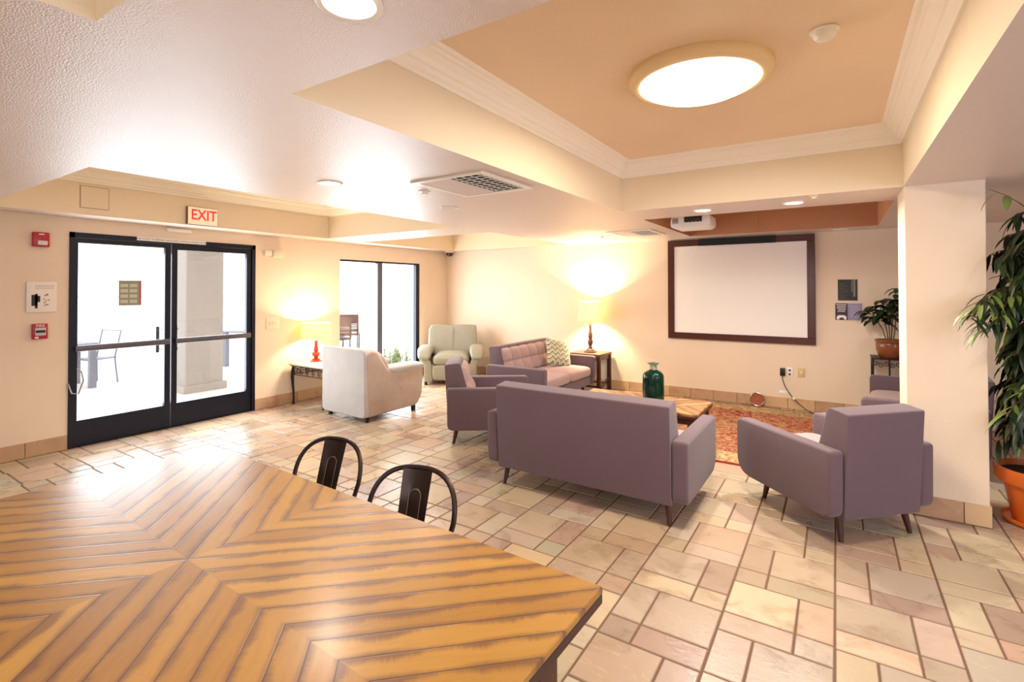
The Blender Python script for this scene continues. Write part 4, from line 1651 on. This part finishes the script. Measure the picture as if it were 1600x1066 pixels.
# ------------------------------------------------------------------ outdoors
struct(obj('ground', box(-40, XL - .16, -25, 40, -.14, -.02), M_concrete, smooth=False))
bm = bmesh.new()
slab(bm, [(-9.06, 0 - .02), (-9.06, 2.75), (-8.5, 2.75), (-8.5, -.02)], 3.77, 4.34, 'y', .012, 1)
bx(bm, -9.1, -8.46, 3.73, 4.38, -.02, .10)
bx(bm, -8.6, XL - .17, 3.80, 4.31, 2.42, 2.75)
pc = obj('patio_pillar', bm, M_stucco, smooth=False)
tag(pc, 'square pale stucco patio pillar seen through the right door', 'pillar')


def patio_table(loc, label, rz=0):
    t = thing('patio_table', label, 'table', loc, rz)
    obj('table_top', box(-.45, .45, -.40, .40, .72, .745, .004), M_outdoor, t)
    for (x, y) in ((-.36, -.32), (.36, -.32), (-.36, .32), (.36, .32)):
        obj('leg', box(x - .045, x + .045, y - .045, y + .045, 0, .72), M_outdoor, t, smooth=False)
    return t


M_outdoor = mat('patio_metal', rgb(132, 130, 142), .4, metal=.2)
M_outbrown = mat('patio_brown', rgb(96, 62, 56), .4, var=.15, vscale=5)
patio_table((-10.7, 2.85, -.02), 'grey patio table outside seen through the left door')
patio_table((-10.6, 6.0, -.02), 'grey patio table outside seen through the right door edge', .3)


def patio_chair(loc, rz, label):
    t = thing('patio_chair', label, 'chair', loc, rz)
    obj('seat', box(-.22, .22, -.22, .22, .43, .45, .004), M_outdoor, t)
    for (x, y) in ((-.2, -.2), (.2, -.2), (-.2, .2), (.2, .2)):
        obj('leg', tube(bmesh.new(), [(x, y, .43), (x * 1.15, y * 1.15, 0)], .012, 8), M_outdoor, t)
    bm = bmesh.new()
    tube(bm, [(-.2, .2, .45), (-.21, .30, .9), (.21, .30, .9), (.2, .2, .45)], .012, 8)
    obj('back_frame', bm, M_outdoor, t)
    return t


patio_chair((-10.75, 3.32, -.02), 0.35, 'thin metal patio chair outside seen through the left door')


def bar_stool(loc, rz, label):
    t = thing('patio_stool', label, 'chair', loc, rz, 'brown slatted patio stools')
    obj('seat', box(-.23, .23, -.21, .21, .70, .735, .008), M_outbrown, t)
    bm = bmesh.new()
    for (x, y) in ((-.21, -.19), (.21, -.19), (-.21, .19), (.21, .19)):
        pass
    bm.free()
    for (x, y) in ((-.21, -.19), (.21, -.19), (-.21, .19), (.21, .19)):
        obj('leg', box(x - .014, x + .014, y - .014, y + .014, 0, .70), M_outdoor, t, smooth=False)
    for z in (.25, .4):
        obj('foot_rail', tube(bmesh.new(), [(-.21, -.19, z), (.21, -.19, z), (.21, .19, z), (-.21, .19, z)], .008, 6, closed=True), M_outdoor, t)
    bm = bmesh.new()
    zz = [.785, .835, .85, .865, .88, .895, .91, .925, 1.10]
    bx(bm, -.23, .23, .19, .215, .775, .83, bev=.003)
    for k in range(3):
        bx(bm, -.20, .20, .19, .215, .842 + k * .032, .862 + k * .032)
    bx(bm, -.23, .23, .19, .215, .935, 1.12, bev=.006)
    bx(bm, -.23, -.20, .19, .215, .735, .94)
    bx(bm, .20, .23, .19, .215, .735, .94)
    obj('backrest', bm, M_outbrown, t, smooth=False)
    return t


bs = bar_stool((-7.72, 5.93, -.02), math.radians(-110), 'brown slat back patio stool nearest the window glass')
dup(bs, (-8.35, 6.72, -.02), math.radians(-135), 'second brown patio stool behind the first outside the window', 'brown slatted patio stools')

# shrub outside the window
sh = thing('shrub', 'bright green shrub on the ground outside the right window pane', 'shrub', (-7.5, 7.15, -.02))
lf = bmesh.new()
bm = bmesh.new()
rnd = random.Random(8)
for k in range(70):
    a = rnd.uniform(0, 2 * PI)
    r = rnd.uniform(0, .28)
    p = Vector((r * math.cos(a), r * math.sin(a) * 1.6, 0))
    h = rnd.uniform(.2, .46)
    tip = p + Vector((rnd.uniform(-.1, .1), rnd.uniform(-.15, .15), h))
    tube(bm, [p, tip], .004, 4)
    for j in range(9):
        q = p.lerp(tip, rnd.uniform(.35, 1))
        b = rnd.uniform(0, 2 * PI)
        leaf_mesh(lf, q, Vector((math.cos(b), math.sin(b), .5)), rnd.uniform(.06, .11), .016, .9, seg=3)
obj('stems', bm, M_bark, sh)
obj('foliage', lf, leaf_mat('spring_leaf', rgb(120, 160, 50), rgb(176, 204, 96)), sh)

# railing fence and hedge beyond the patio
fn = thing('railing_fence', 'pale railing fence far beyond the patio', 'fence', (-15.5, 0, -.02))
for i in range(14):
    obj('post', box(-.03, .03, -6 + i * 1.9 - .03, -6 + i * 1.9 + .03, 0, 1.55), M_fence, fn, smooth=False)
obj('top_rail', box(-.02, .02, -6, 18.7, 1.42, 1.47), M_fence, fn, smooth=False)
obj('bottom_rail', box(-.02, .02, -6, 18.7, .15, .20), M_fence, fn, smooth=False)
bm = bmesh.new()
for i in range(190):
    y = -6 + i * .13
    bx(bm, -.008, .008, y - .008, y + .008, .2, 1.42)
o = obj('pickets', bm, M_fence, fn, smooth=False)
o['kind'] = 'stuff'
